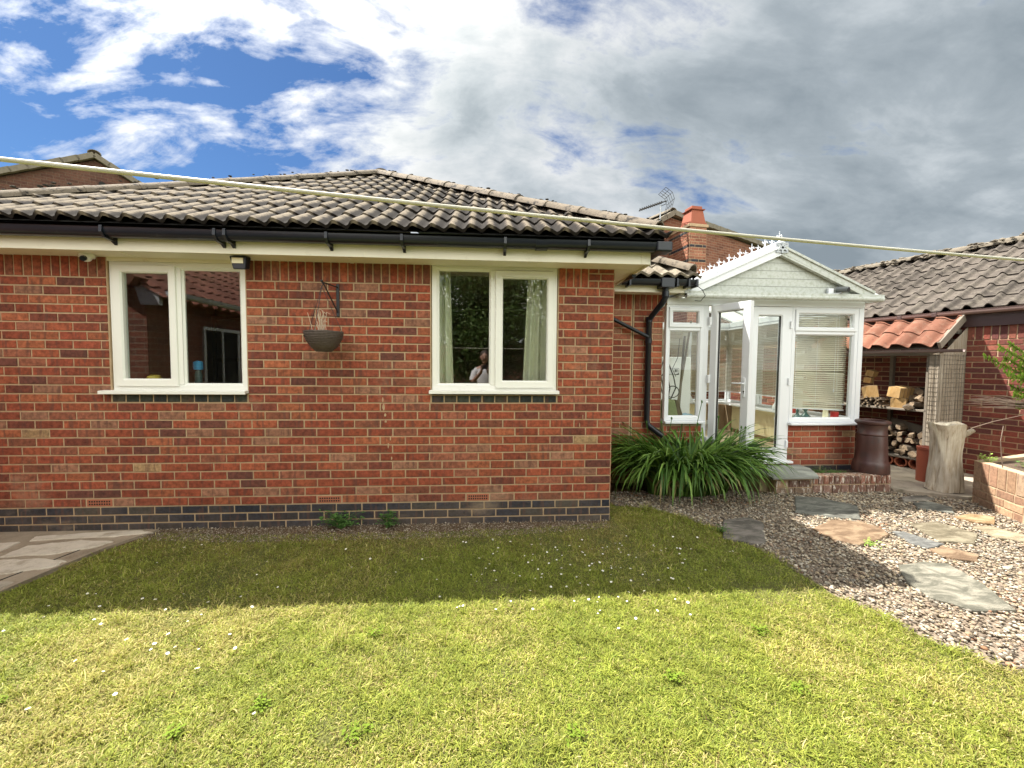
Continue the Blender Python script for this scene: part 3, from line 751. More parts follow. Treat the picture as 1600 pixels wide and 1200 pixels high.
def window_unit(parent, P, u0, u1, z0, z1, transom=None, pane=True, name='window', w=.05, gm='glass_c'):
    """P: Matrix mapping (u, depth, z) to world"""
    fr = MB().ring(u0, u1, z0, z1, fprof(w, 0, .06))
    if transom: fr.box(u0+w, u1-w, .0, .06, transom-.022, transom+.022)
    o = build(fr.xf(P), name, 'upvc_w', parent)
    if transom:
        sh = build(MB().ring(u0+w-.018, u1-w+.018, transom+.018, z1-w+.016, fprof(.05, -.016, .04, .012)).xf(P), 'top_vent', 'upvc_w', o)
        build(MB().box(u0+w+.03, u1-w-.03, .02, .024, transom+.065, z1-w-.03).xf(P), 'pane', gm, sh)
        build(MB().box(u0+w-.002, u1-w+.002, .025, .029, z0+w-.002, transom-.02).xf(P), 'pane', gm, o)
        bd = MB().ring(u0+w-.001, u1-w+.001, z0+w-.001, transom-.021, [(0,.05),(0,.006),(.014,.022),(.014,.05)])
    else:
        build(MB().box(u0+w-.002, u1-w+.002, .025, .029, z0+w-.002, z1-w+.002).xf(P), 'pane', gm, o)
        bd = MB().ring(u0+w-.001, u1-w+.001, z0+w-.001, z1-w+.001, [(0,.05),(0,.006),(.014,.022),(.014,.05)])
    build(bd.xf(P), 'glazing_bead', 'upvc_w', o)
    return o
PF = Matrix.Translation((0, CY, 0))
wl = window_unit(con, PF, 2.252, 2.74, .80, 2.25, 1.955)
wr_ = window_unit(con, PF, 3.905, 4.80, .775, 2.25, 1.93)
build(MB().box(4.80, 4.87, CY-.004, CY+.07, .775, 2.25), 'corner_post', 'upvc_w', con, bevel=.006)
[build(MB().box(a, b, CY+.002, CY+.07, .25, 2.25), 'door_post', 'upvc_w', con, bevel=.004) for a, b in ((2.74, 2.80), (3.868, 3.905))]
build(MB().box(2.25, 4.87, CY-.01, CY+.08, 2.25, 2.335), 'head_beam', 'upvc_w', con, bevel=.006)
SM = Matrix(((0,0,1,0),(1,0,0,0),(0,1,0,0),(0,0,0,1)))
def sill_c(x0, x1, z, y, parent=con):
    return build(MB().prism([(y-.075, z-.026),(y-.075, z-.006),(y-.066,z-.002),(y+.0,z),(y+.0,z-.026)], x0, x1).xf(SM), 'sill', 'upvc_w', parent)
sill_c(3.895, 4.93, .774, CY+.01); sill_c(2.245, 2.76, .799, CY+.01); sill_c(2.80, 3.94, .285, CY+.01)
build(MB().box(2.80, 3.868, CY+.0, CY+.07, .285, .335), 'threshold', 'upvc_w', con, bevel=.004)
# fixed / closed leaf
def leaf(P, w, z0, z1, handle=False, st=.085):
    o = build(MB().ring(0, w, z0, z1, fprof(st, 0, .06, .014)).xf(P), 'door', 'upvc_w', con)
    build(MB().box(st+.01, w-st-.01, .026, .030, z0+st+.01, z1-st-.01).xf(P), 'pane', 'glass_c', o)
    build(MB().ring(st-.002, w-st+.002, z0+st-.002, z1-st+.002, [(0,.05),(0,.012),(.005,.02),(.005,.05)]).xf(P), 'glazing_gasket', 'rubber', o)
    return o
dR = leaf(Matrix.Translation((3.342, CY-.008, 0)), .525, .338, 2.245, st=.112)
for z in (.50, 1.30, 2.02):
    build(MB().box(3.862, 3.888, CY-.03, CY-.006, z-.045, z+.045), 'hinge', 'upvc_w', dR, bevel=.004)
HP = Matrix.Translation((2.812, CY-.02, 0)) @ Matrix.Rotation(R(-63), 4, 'Z')
dL = leaf(HP, .485, .34, 2.245, st=.095)
build(MB().box(.425, .45, -.012, .0, 1.13, 1.36).xf(HP), 'lock_plate', 'upvc_w', dL, bevel=.004)
mb = MB().tube([(.438,-.004,1.29),(.438,-.045,1.29)], .009, 10).tube([(.442,-.045,1.29),(.32,-.048,1.292)], .009, 10).tube([(.438,.06,1.29),(.438,.105,1.29)], .009, 10).tube([(.442,.105,1.29),(.32,.108,1.292)], .009, 10)
build(mb.xf(HP), 'handle', 'upvc_w', dL, smooth=True)
build(MB().tube([(.438,-.0135,1.20),(.438,-.010,1.20)], .009, 10).box(.435,.441,-.0135,-.011,1.175,1.195).xf(HP), 'keyhole', 'dark', dL)
for z in (.55, 1.33, 2.05):
    build(MB().box(2.785, 2.815, CY-.045, CY-.004, z-.05, z+.05), 'hinge', 'upvc_w', dL, bevel=.005)
# right side and rear glazing
PSd = Matrix.Translation((4.865, CY+.07, 0)) @ Matrix.Rotation(R(90), 4, 'Z')
for i in range(3):
    L = (CB-CY-.1)/3; window_unit(con, PSd, i*L, (i+1)*L-.002, .775, 2.25, 1.93)
PRr = Matrix.Translation((4.84, CB, 0)) @ Matrix.Rotation(R(180), 4, 'Z')
for i in range(3):
    L = 2.58/3; window_unit(con, PRr, i*L, (i+1)*L-.002, .775, 2.25, 1.93)
build(MB().box(4.79, 4.87, CY+.08, CB, 2.25, 2.335).box(2.25, 4.79, CB-.08, CB, 2.25, 2.335).box(2.25, 2.31, CY+.08, CB-.08, 2.25, 2.335), 'eaves_beam', 'upvc_w', con)
build(MB().box(4.50, 4.72, CY+.11, CB-.1, .775, .80).box(2.3, 4.5, CB-.32, CB-.1, .775, .80).box(3.92,4.50,CY+.09,CY+.28,.775,.80), 'window_board', 'upvc_w', con)
# gable
RX, RZ, EZc = 3.575, 2.93, 2.345
GY = 4.70
gp = MB().prism_y([(2.50,2.385),(4.66,2.385),(RX+.02,2.865),(RX-.02,2.865)], GY, GY+.03)
gable = build(gp, 'gable_panel', 'upvc_gable', con)
mb = MB()
for z in (2.475, 2.57, 2.665, 2.76):
    k = (2.865-z)/.48*1.06; mb.box(RX-k+.0, RX+k+.0, GY-.0015, GY+.0, z-.003, z+.003)
build(mb, 'board_groove', plain('groove', (.25,.26,.24), .8), gable)
for sx, xe in ((-1, 2.40), (1, 4.80)):
    d = Vector((xe-RX, 0, EZc+.02-RZ)); up = Vector((-d.z, 0, d.x))*(1 if sx > 0 else -1); 
    a = Vector((RX, GY-.03, RZ-.02)); b = Vector((xe, GY-.03, EZc+.03))
    mb = MB().bar(a, b, .075, .085); mb.bar(a+Vector((0,-.045,.035)), b+Vector((0,-.045,.035)), .02, .03); mb.bar(a+Vector((0,-.012,-.06)), b+Vector((0,-.012,-.05)), .05, .022)
    build(mb, 'bargeboard', 'upvc_gable' if sx > 0 else 'upvc_w', con, bevel=.004)
mb = MB(); mb.bar((2.40, GY-.02, 2.352), (4.84, GY-.02, 2.352), .10, .05); mb.bar((2.37, GY-.075, 2.372), (4.92, GY-.075, 2.372), .02, .03)
mb.tube([(2.40, GY-.06, 2.335),(4.92, GY-.06, 2.335)], .034, 12)
build(mb, 'gutter', 'upvc_gable', con, smooth=True)
[build(MB().tube([(x, 4.68, z), (x, CB, z)], .034, 12), 'side_gutter', 'upvc_w', con, smooth=True) for x, z in ((4.90, 2.335), (2.40, 2.36))]
for sx, xe in ((-1, 2.36), (1, 4.90)):
    A = Vector((RX, GY-.02, RZ)); B = Vector((xe, GY-.02, EZc+.015)); A2 = Vector((RX, CB, RZ)); B2 = Vector((xe, CB, EZc+.015))
    t = Vector((0,0,.02))
    build(MB().add([A,B,B2,A2,A+t,B+t,B2+t,A2+t], [(0,1,2,3),(4,7,6,5),(0,4,5,1),(1,5,6,2),(2,6,7,3),(3,7,4,0)]), 'roof_sheet', 'polyroof', con)
    mb = MB()
    for i in range(6):
        y = GY+.0+(CB-GY)*i/5; mb.bar((RX, y, RZ+.012), (xe, y, EZc+.03), .05, .05)
    build(mb, 'glazing_bars', 'upvc_w', con)
mb = MB().prism_y([(RX-.07,RZ-.01),(RX+.07,RZ-.01),(RX+.06,RZ+.05),(RX+.02,RZ+.075),(RX-.02,RZ+.075),(RX-.06,RZ+.05)], GY-.07, CB)
rg = build(mb, 'ridge', 'upvc_w', con)
mb = MB()   # moulded end cap: dark star shaped casting
mb.tube([(RX, GY-.085, RZ-.005),(RX, GY-.06, RZ-.005)], .035, 14)
for a in range(6):
    t = a*math.pi/3+.5; mb.bar((RX, GY-.078, RZ-.005), (RX+.075*math.cos(t), GY-.078, RZ-.005+.065*math.sin(t)), .015, .02)
mb.ring(RX-.075, RX+.075, RZ-.065, RZ+.055, [(0,GY-.08),(.014,GY-.08),(.014,GY-.065),(0,GY-.065)])
build(mb, 'ridge_end_cap', 'metal', rg)
mb = MB(); y = GY-.02; k = 0
while y < CB-.1:
    h = .125 if k % 2 == 0 else .075; z = RZ+.073
    w = .011 if k % 2 == 0 else .009
    mb.add([(RX-.006,y-w,z),(RX+.006,y-w,z),(RX+.006,y+w,z),(RX-.006,y+w,z),(RX-.005,y-.006,z+h*.55),(RX+.005,y-.006,z+h*.55),(RX+.005,y+.006,z+h*.55),(RX-.005,y+.006,z+h*.55)], [(0,1,5,4),(1,2,6,5),(2,3,7,6),(3,0,4,7)])
    for (dz, dy, dx, rr) in ((.62,0,0,.018),(.82,0,0,.013),(1.0,0,0,.010),(.60,.03,.0,.015),(.60,-.03,-.0,.015),(.60,0,.03,.014),(.60,0,-.03,.014),(.12,0,0,.02)):
        blob(mb, (RX+dx, y+dy*(h/.125), z+h*dz), rr*.6*(h/.125)**.5, (.8,1,1.35), 1, 0)
    y += .125; k += 1
mb.box(RX-.008, RX+.008, GY-.04, CB-.06, RZ+.07, RZ+.088)
build(mb, 'cresting', 'upvc_w', rg)
mb = MB(); c = Vector((RX+.02, CB-.25, RZ+.32))
pts = [c+Vector((math.cos(t)*(.03+.011*t), 0, math.sin(t)*(.03+.011*t))) for t in [i*.35 for i in range(22)]]
mb.tube(pts, .01, 8); mb.tube([(RX-.05, CB-.25, RZ+.02), (RX-.07, CB-.25, RZ+.15), pts[-1]], .011, 8)
build(mb, 'scroll_finial', 'upvc_w', rg, smooth=True)
# camera on the gable
t = thing('security_camera', 'grey bullet security camera at the right end of the conservatory gable', 'camera', (4.42, 4.66, 2.44))
mb = MB().box(4.22, 4.29, 4.655, 4.69, 2.36, 2.46); build(mb, 'mount_plate', 'upvc_w', t, bevel=.005)
mb = MB().tube([(4.33,4.66,2.445),(4.385,4.56,2.43)], .036, 18); b_ = build(mb, 'housing', plain('camera_grey', (.16,.17,.17), .45, .05), t, smooth=True)
mb = MB().tube([(4.386,4.558,2.43),(4.389,4.552,2.429)], .028, 16); build(mb, 'lens', 'black', b_, smooth=True)
mb = MB().tube([(4.27,4.66,2.39),(4.33,4.62,2.39),(4.37,4.60,2.41)], .012, 8); build(mb, 'arm', 'metal', t, smooth=True)
# wire loop between roofs
o = build(MB().tube([(2.43,4.50,2.44),(2.50,4.46,2.37),(2.56,4.50,2.31),(2.55,4.58,2.26),(2.5,4.62,2.27)], .004, 6), 'cable', 'black', None, smooth=True); tag(o, 'thin dark cable looping from the black gutter end onto the conservatory gutter', 'cable')

# blinds
def blind(P, u0, u1, z0, z1, label, tilt=35, skew=0):
    L = thing('venetian_blind', label, 'blind', tuple(P @ Vector(((u0+u1)/2, .12, z0))), 0, 'venetian blinds in the conservatory')
    mb = MB(); n = int((z1-z0)/.0265); a = R(tilt)
    for i in range(n):
        z = z1-.02-i*.0265; sk = skew*(1-(z-z0)/(z1-z0)) if i > n*.6 else 0; dy, dz = .0135*math.cos(a), .0135*math.sin(a)
        v = [(u0,.12-dy,z-dz),(u1,.12-dy,z-dz-sk),(u1,.12+dy,z+dz-sk),(u0,.12+dy,z+dz)]
        mb.add(v, [(0,1,2,3)])
    build(mb.xf(P), 'slats', 'blind', L, fixn=False)
    build(MB().box(u0,u1,.105,.135,z1-.02,z1+.01).xf(P), 'head_rail', 'upvc_w', L)
    mb = MB(); mb.bar((u0,.12,z0),(u1,.12,z0-skew),.026,.014)
    build(mb.xf(P), 'bottom_rail', 'upvc_w', L)
    mb = MB()
    for u in (u0+.12, (u0+u1)/2, u1-.12): mb.tube([(u,.105,z0),(u,.105,z1)], .0015, 4)
    mb.tube([(u1-.17,.09,z1),(u1-.17,.09,z0+.25)], .002, 4); mb.lathe([(.0,0),(.009,-.01),(.006,-.04),(0,-.05)], (u1-.17,.09,z0+.25), 8)
    build(mb.xf(P), 'cords', 'upvc_w', L)
blind(PF, 3.94, 4.755, .955, 2.21, 'wide venetian blind lowered in the front window right of the doors', 46, .035)
L = (CB-CY-.1)/3
for i in range(3): blind(PSd, i*L+.03, (i+1)*L-.03, 1.0, 2.21, ['venetian blind on the conservatory side wall nearest the front', 'venetian blind in the middle of the conservatory side wall', 'venetian blind on the conservatory side wall furthest back'][i], 50)
L = 2.58/3
for i in range(3): blind(PRr, i*L+.03, (i+1)*L-.03, 1.0, 2.21, ['venetian blind at the right end of the conservatory rear wall', 'venetian blind in the middle of the conservatory rear wall', 'venetian blind at the left end of the conservatory rear wall'][i], 50)
# radiators
def radiator(P, u0, u1, z0, z1, label):
    t = thing('radiator', label, 'radiator', tuple(P @ Vector(((u0+u1)/2, .0, z0))), 0, 'cream radiators under the window boards')
    mb = MB().box(u0, u1, .0, .02, z0, z1); n = int((u1-u0)/.033)
    for i in range(n): u = u0+.015+i*.033; mb.box(u, u+.018, -.012, .0, z0+.03, z1-.03)
    mb.box(u0, u1, .022, .06, z0, z1); mb.box(u0-.004, u1+.004, -.004, .064, z1, z1+.01)
    build(mb.xf(P), 'panel', 'cream', t, bevel=0)
    mb = MB().tube([(u1+.03,.03,.25),(u1+.03,.03,z0+.06),(u1,.03,z0+.06)], .01, 8).box(u1+.012, u1+.048, .012, .048, z0+.03, z0+.11)
    build(mb.xf(P), 'valve', 'upvc_w', t)
radiator(Matrix.Translation((4.66, CB-.4, 0)) @ Matrix.Rotation(R(-90), 4, 'Z'), .05, 1.75, .33, .74, 'long cream ribbed radiator on the conservatory side wall')
radiator(Matrix.Translation((2.5, CB-.2, 0)), .15, 1.8, .33, .74, 'cream ribbed radiator on the conservatory rear wall')
# ornaments on the boards
def ornament(name, label, cat, loc, prof, mat, seg=18, group='ornaments on the conservatory window boards'):
    o = build(MB().lathe(prof, loc, seg), name, mat, None, smooth=True); return tag(o, label, cat, group)
bell = [(0,0),(.052,0),(.058,.02),(.05,.06),(.03,.10),(.018,.13),(.018,.16),(.025,.17),(.012,.19),(0,.195)]
ornament('glass_bell', 'clear pale bell shaped bottle on the board behind the closed door leaf', 'bottle', (4.60, 5.95, .801), bell, 'upvc_w')
ornament('glass_bell', 'pale bell shaped bottle on the board behind the open door leaf', 'bottle', (3.95, 7.38, .801), bell, 'upvc_w')
ornament('small_lamp', 'small teal lamp ornament nearer the middle of the front right window', 'ornament', (4.17, CY+.18, .801), [(0,0),(.05,0),(.055,.02),(.025,.05),(.012,.08),(.02,.11),(.0,.13)], 'teal')
ornament('small_lamp', 'larger teal lamp ornament beside the small one in the front right window', 'ornament', (4.30, CY+.2, .801), [(0,0),(.06,0),(.06,.03),(.03,.06),(.014,.09),(.04,.14),(.035,.17),(.0,.18)], 'teal')
ornament('candle', 'cream candle on the sill at the right of the front window', 'candle', (4.56, CY+.17, .801), [(0,0),(.036,0),(.032,.05),(.028,.14),(0,.142)], 'cream')
ornament('red_tin', 'small red tin in the right corner of the front window', 'tin', (4.69, CY+.17, .801), [(0,0),(.045,0),(.045,.095),(.0,.097)], 'red')
ornament('red_tin', 'red tin on the board behind the closed door leaf', 'tin', (4.63, 5.65, .801), [(0,0),(.045,0),(.045,.085),(.0,.087)], 'red')
t = thing('figurine', 'tiny brown tree figurine at the left of the front right window sill', 'ornament', (3.99, CY+.16, .801))
mb = MB().lathe([(0,0),(.02,0),(.008,.02),(.006,.07)], (3.99,CY+.16,.801), 10); build(mb, 'stem', 'twig', t)
mb = MB(); [blob(mb, (3.99+dx, CY+.16, .801+dz), .018, sub=1) for dx, dz in ((0,.085),(-.03,.07),(.03,.075),(.015,.10),(-.018,.10))]; build(mb, 'crown', 'terracotta', t)
# things behind the left pane
t = thing('white_cabinet', 'tall white cabinet standing behind the left conservatory window', 'cabinet', (2.62, 5.75, .25))
build(MB().box(2.33, 2.98, 5.55, 6.05, .25, 1.62), 'cabinet_body', 'white_cab', t, bevel=.015)
st = build(MB().box(2.63, 2.80, 5.546, 5.549, 1.36, 1.46), 'label_card', 'upvc_w', t)
build(MB().ring(2.632, 2.798, 1.362, 1.458, [(0,5.5455),(.004,5.5455),(.004,5.546),(0,5.546)]).add([(2.74,5.5455,1.366),(2.795,5.5455,1.366),(2.795,5.5455,1.385)],[(0,1,2)]).box(2.735,2.75,5.5452,5.546,1.40,1.44).box(2.76,2.772,5.5452,5.546,1.40,1.445), 'print', 'dark', st, fixn=False)
mb = MB()
for (x0, x1, x2, z1) in ((2.32,2.30,2.36,1.5),(2.35,2.42,2.38,1.45),(2.38,2.50,2.44,1.55),(2.40,2.33,2.40,1.40)):
    mb.tube([(x0+.05,5.05,1.02),(x1+.02,5.07,1.2),(x1,5.1,1.35),(x2,5.15,z1),(x2+.05,5.2,z1+.08)], .008, 6)
pts = [(2.47+.085*math.cos(t_), 5.05, 1.15+.075*math.sin(t_)) for t_ in [i*.35 for i in range(19)]]; mb.tube(pts, .006, 6)
mb.tube([(2.58,5.12,1.85),(2.55,5.1,1.6),(2.48,5.1,1.45),(2.53,5.1,1.35)], .004, 6)
o = build(mb, 'cable_coil', 'rubber', None, smooth=True); tag(o, 'tangled black cables hanging behind the left conservatory window', 'cables')
t = thing('shopping_bag', 'green and brown bag standing at the foot of the left conservatory window', 'bag', (2.42, 5.03, .78))
build(MB().add([(2.30,4.95,.80),(2.52,4.95,.80),(2.52,5.12,.80),(2.30,5.12,.80),(2.33,4.97,1.06),(2.47,4.97,1.05),(2.46,5.09,1.05),(2.33,5.09,1.06)], [(0,3,2,1),(4,5,6,7),(0,1,5,4),(1,2,6,5),(2,3,7,6),(3,0,4,7)]), 'bag_body', 'green_bag', t, bevel=.02)
build(MB().add([(2.50,4.98,.80),(2.60,4.98,.80),(2.60,5.1,.80),(2.50,5.1,.80),(2.49,5.0,1.05),(2.53,5.0,1.04),(2.53,5.08,1.04),(2.49,5.08,1.05)], [(0,3,2,1),(4,5,6,7),(0,1,5,4),(1,2,6,5),(2,3,7,6),(3,0,4,7)]), 'bag_flap', 'brown_bag', t, bevel=.01)
mb = MB(); blob(mb, (2.63,5.02,.83), .1, (1.0,.6,.42), 3, .5); o = build(mb, 'folded_cloth', 'blue_cloth', None, smooth=True); tag(o, 'pale blue crumpled cloth on the left conservatory sill', 'cloth')
build(MB().box(2.25, 2.74, CY+.075, CY+.45, .765, .80), 'window_board', 'upvc_w', con)
o = build(MB().bar((2.62,5.25,.81),(2.80,5.25,2.1),.02,.02).bar((2.68,5.3,.81),(2.74,5.3,1.9),.03,.02), 'pole', 'wood_grey', None); tag(o, 'two thin poles leaning behind the left conservatory window', 'pole')

# step and hearth in front of the conservatory
step = thing('doorstep', 'low brick step with a grey slate slab below the conservatory doors', 'step', (3.9, 4.5, 0))
mb = MB().box(3.40, 4.85, 4.36, 4.48, -.02, .205).box(3.30, 4.02, 4.48, 4.80, -.02, .200)
so = build(mb, 'step_core', 'mortar_pale', step)
rows = course_rows(3.40, 3.86, .0, 1, .075, off=.03, cols=[(.20,.14,.10),(.26,.18,.13),(.17,.11,.08)], w=None)+course_rows(3.40, 3.86, .075, 1, .09, off=.05, cols=[(.26,.18,.12),(.33,.22,.14),(.16,.09,.07)], w=None, bw=.13)
n = 15
for i in range(n): rows.append((3.86+.99*i/n, 3.86+.99*(i+1)/n, .105, .21, pick([(.20,.09,.06),(.24,.11,.075),(.17,.09,.07)])))
rows += course_rows(3.86, 4.85, .0, 1, .102, off=.03, bw=.11, cols=[(.22,.13,.10),(.18,.10,.075)], w=None)
bricks('step_bricks', rows, lambda u,v,d: (u, 4.355-d, v), 'brick_step', so)
rows = [(3.86+.99*i/n, 3.86+.99*(i+1)/n, 4.35, 4.485, pick([(.26,.15,.10),(.30,.18,.12),(.22,.13,.09)])) for i in range(n)]
bricks('coping_bricks', rows, lambda u,v,d: (u, v, .206+d*.6), 'brick_step', so)
mb = MB().prism([(3.28,4.24),(3.83,4.24),(3.90,4.33),(4.05,4.62),(4.06,4.80),(3.28,4.80)], .206, .232)
build(mb, 'slate_slab', plain('grey_slate', (.20,.21,.19), .8, .18, 6, .4, .003), step, bevel=.004)
o = build(MB().prism([(3.95,4.49),(4.84,4.49),(4.84,4.82),(4.06,4.82)], -.01, .15), 'soil_strip', 'soil', None); struct(o)

# chimney pot
o = build(MB().lathe([(a_*.74, b_) for a_, b_ in [(.20,0),(.245,0),(.248,.02),(.242,.10),(.228,.135),(.215,.15),(.205,.30),(.195,.44),(.190,.455),(.200,.465),(.200,.478),(.190,.488),(.188,.56),(.196,.585),(.225,.60),(.232,.615),(.226,.632),(.19,.642),(.165,.64),(.16,.62),(.165,.50),(.17,.1),(.0,.09)]], (4.76,4.53,.206), 48), 'chimney_pot', 'pot_dark', None, smooth=True)
tag(o, 'dark brown clay chimney pot standing on the brick step', 'chimney pot')

# ================================================================== garage (own frame: x along its wall, y into it)
G0 = Vector((6.787, 4.87, 0)); GRZ = math.atan2(-.955, .296)
GM = Matrix.Translation(G0) @ Matrix.Rotation(GRZ, 4, 'Z')
def thingG(name, label, cat, at, group=None, jit=0):
    w = GM @ Vector(at); o = thing(name, label, cat, tuple(w), GRZ+jit, group)
    INV[o.name] = Matrix.Translation(-Vector(at)); return o
gar = thingG('garage', 'low brick garage with grey ribbed tile roof and brown gutter', 'garage', (0, 0, 0))
mb = MB().box(-5.5, 4.5, 0, .1, -.05, 2.25).box(-5.5, -5.4, .1, 4.2, -.05, 2.25).box(4.4, 4.5, .1, 4.2, -.05, 2.25).box(-5.4, 4.4, 4.1, 4.2, -.05, 2.25)
gw = build(mb, 'wall', 'mortar', gar)
GREDS = [(.15,.04,.032),(.19,.05,.035),(.23,.06,.04),(.17,.055,.042),(.13,.045,.038),(.25,.085,.055)]
rows = course_rows(-1.3, 3.4, .0, 25, .075, off=.04, cols=GREDS, w=None)
for i in range(int(4.7/.075)): rows.append((-1.3+i*.075, -1.3+(i+1)*.075, 25*.075, 25*.075+.2, pick(GREDS)))
bricks('brick_courses', rows, lambda u,v,d: (u, -d, v), 'brick2', gw)
rows = course_rows(-5.5, -1.3, .0, 25, .075, off=.04, cols=GREDS, w=None)
bricks('brick_courses', rows, lambda u,v,d: (u, -d, v), 'brick2', gw)
build(MB().box(-5.7, 4.7, -.035, -.012, 2.06, 2.27).box(-5.7,4.7,-.012,.0,2.075,2.085), 'fascia', 'brownp', gar)
mb = MB(); gutter(mb, (-5.7, -.095, 2.285), (4.7, -.095, 2.29), r=.05)
gg = build(mb, 'gutter', plain('brown_gutter', (.30,.20,.18), .5, .1, 5), gar, smooth=True)
for x in (-.95, -.55, 1.1): build(MB().box(x-.03, x+.03, -.15, -.036, 2.225, 2.29), 'gutter_bracket', 'brownp', gg, bevel=.008)
GS = .565; gsl = math.sqrt(1+GS*GS)
grf = roof_tiles('roof', gar, 'tile_garage', (-5.6, -.13, 2.29), (1,0,0), (0,1,GS), 10.2, 2.2*gsl, gauge=.36, roll=.205, amp=.052, kind='roman', ppr=14, thick=.016, lift=.022)
GXU, GYV = (1,0,0), (0,1,GS)
mb = MB().add([(-5.6,2.05,3.5),(4.6,2.05,3.5),(4.6,4.35,2.3),(-5.6,4.35,2.3)], [(0,1,2,3)]); build(mb, 'roof_rear', 'tile_garage', grf)
mb = MB(); ridge_line(mb, (-5.6, 2.06, 3.545), (4.6, 2.06, 3.545), r=.12, step=.4); 
for i in range(420):
    x = random.uniform(-5, 1.5); blob(mb, (x, 2.02+random.uniform(-.16,.03), 3.58+random.uniform(-.06,.05)), random.uniform(.012,.035), (1.5,1,.7), 1, .4)
build(mb, 'ridge_tile', 'verge', grf, smooth=True)
mb = MB().add([(-5.5,-.03,2.27),(4.5,-.03,2.27),(4.5,2.05,3.44),(-5.5,2.05,3.44)], [(0,1,2,3)]).box(-5.4,4.4,.1,4.1,2.24,2.25); build(mb, 'roof_underlay', 'dark', grf, fixn=False)

# ------------------------------------------------------------------ log store
ls = thingG('log_store', 'open log store with orange clay pantile roof leaning on the garage wall', 'log store', (-1.25, -.35, .0))
LS0, LS1 = -2.3, -.25
mb = MB().box(LS0, LS1-.05, -.60, -.02, .875, .905); build(mb, 'shelf', 'wood_grey', ls, bevel=.004)
mb = MB().box(LS0, LS1-.05, -.60, -.02, .185, .205); build(mb, 'shelf', 'wood_grey', ls, bevel=.004)
mb = MB().box(LS1-.16, LS1-.09, -.60, -.53, .0, 1.72).box(LS1-.16, LS1-.09, -.08, -.01, .0, 1.9).box(LS0, LS0+.07, -.6, -.53, .0, 1.72).box(-1.06, -1.02, -.08, -.01, .2, 1.72).box(LS0, LS1-.05, -.61, -.56, 1.66, 1.72).box(LS0,LS1-.05,-.12,-.01,1.97,2.03)
build(mb, 'post', 'wood_grey', ls)
# bamboo screen round the end, with wire
mb = MB()
path = []
for i in range(9): path.append((LS1-.12+.012*i, -.625))
for i in range(6): a = -math.pi/2+i*math.pi/10; path.append((LS1-.025+.025*math.cos(a), -.60+.025*math.sin(a)))
for i in range(42): path.append((LS1, -.60+.0138*(i+1)))
for i, (x, y) in enumerate(path):
    mb.tube([(x+random.uniform(-.002,.002), y, .28+random.uniform(-.02,.02)), (x+random.uniform(-.004,.004), y, 1.0), (x+random.uniform(-.002,.002), y, 1.69+(.0 if y < -.6 else (y+.6)*.62))], random.uniform(.006,.0085), 6)
sc = build(mb, 'bamboo_screen', 'bamboo', ls, smooth=True)
mb = MB()
for z in [.36+.062*i for i in range(22)]: mb.tube([(x+(.009 if y > -.6 else 0), y-(.009 if y <= -.6 else 0), z+random.uniform(-.003,.003)) for x, y in path[::3]+[path[-1]]], .0016, 4)
for i in range(0, len(path), 5): x, y = path[i]; mb.tube([(x+(.011 if y > -.6 else 0), y-(.011 if y <= -.6 else 0), .3),(x+(.011 if y > -.6 else 0), y-(.011 if y <= -.6 else 0), 1.68)], .0014, 4)
build(mb, 'wire_mesh', 'iron', sc)
LSS = .70; 
GR3 = GM.to_3x3()
INVs = INV[ls.name]
def roof_tiles_G(name, parent, mat, O, U, V, *a, **k):
    return roof_tiles(name, parent, mat, O, U, V, *a, **k)
pr = roof_tiles('roof', ls, 'pantile', (LS0-.1, -.66, 1.765), (1,0,0), (0,1,LSS), 2.14, .56*math.sqrt(1+LSS**2), gauge=.33, roll=.235, amp=.068, kind='pan', ppr=16, thick=.014, lift=.016, jit=.005)
mb = MB().add([(LS0-.1,-.64,1.75),(LS1-.02,-.64,1.75),(LS1-.02,-.1,2.12),(LS0-.1,-.1,2.12)], [(0,1,2,3)]); build(mb, 'roof_boards', 'wood_grey', pr, fixn=False)
build(MB().bar((LS1-.01, -.68, 1.79), (LS1-.01, -.09, 2.19), .035, .10), 'bargeboard', 'wood_grey', ls, bevel=.004)
mb = MB(); gutter(mb, (LS0-.1, -.69, 1.735), (-.02, -.69, 1.735), r=.032); build(mb, 'gutter', plain('store_gutter', (.17,.12,.11), .5, .1, 5), ls, smooth=True)
build(MB().bar((-.95,-.2,.66),(-.36,-.3,.55),.02,.12), 'loose_board', 'wood_grey', ls)

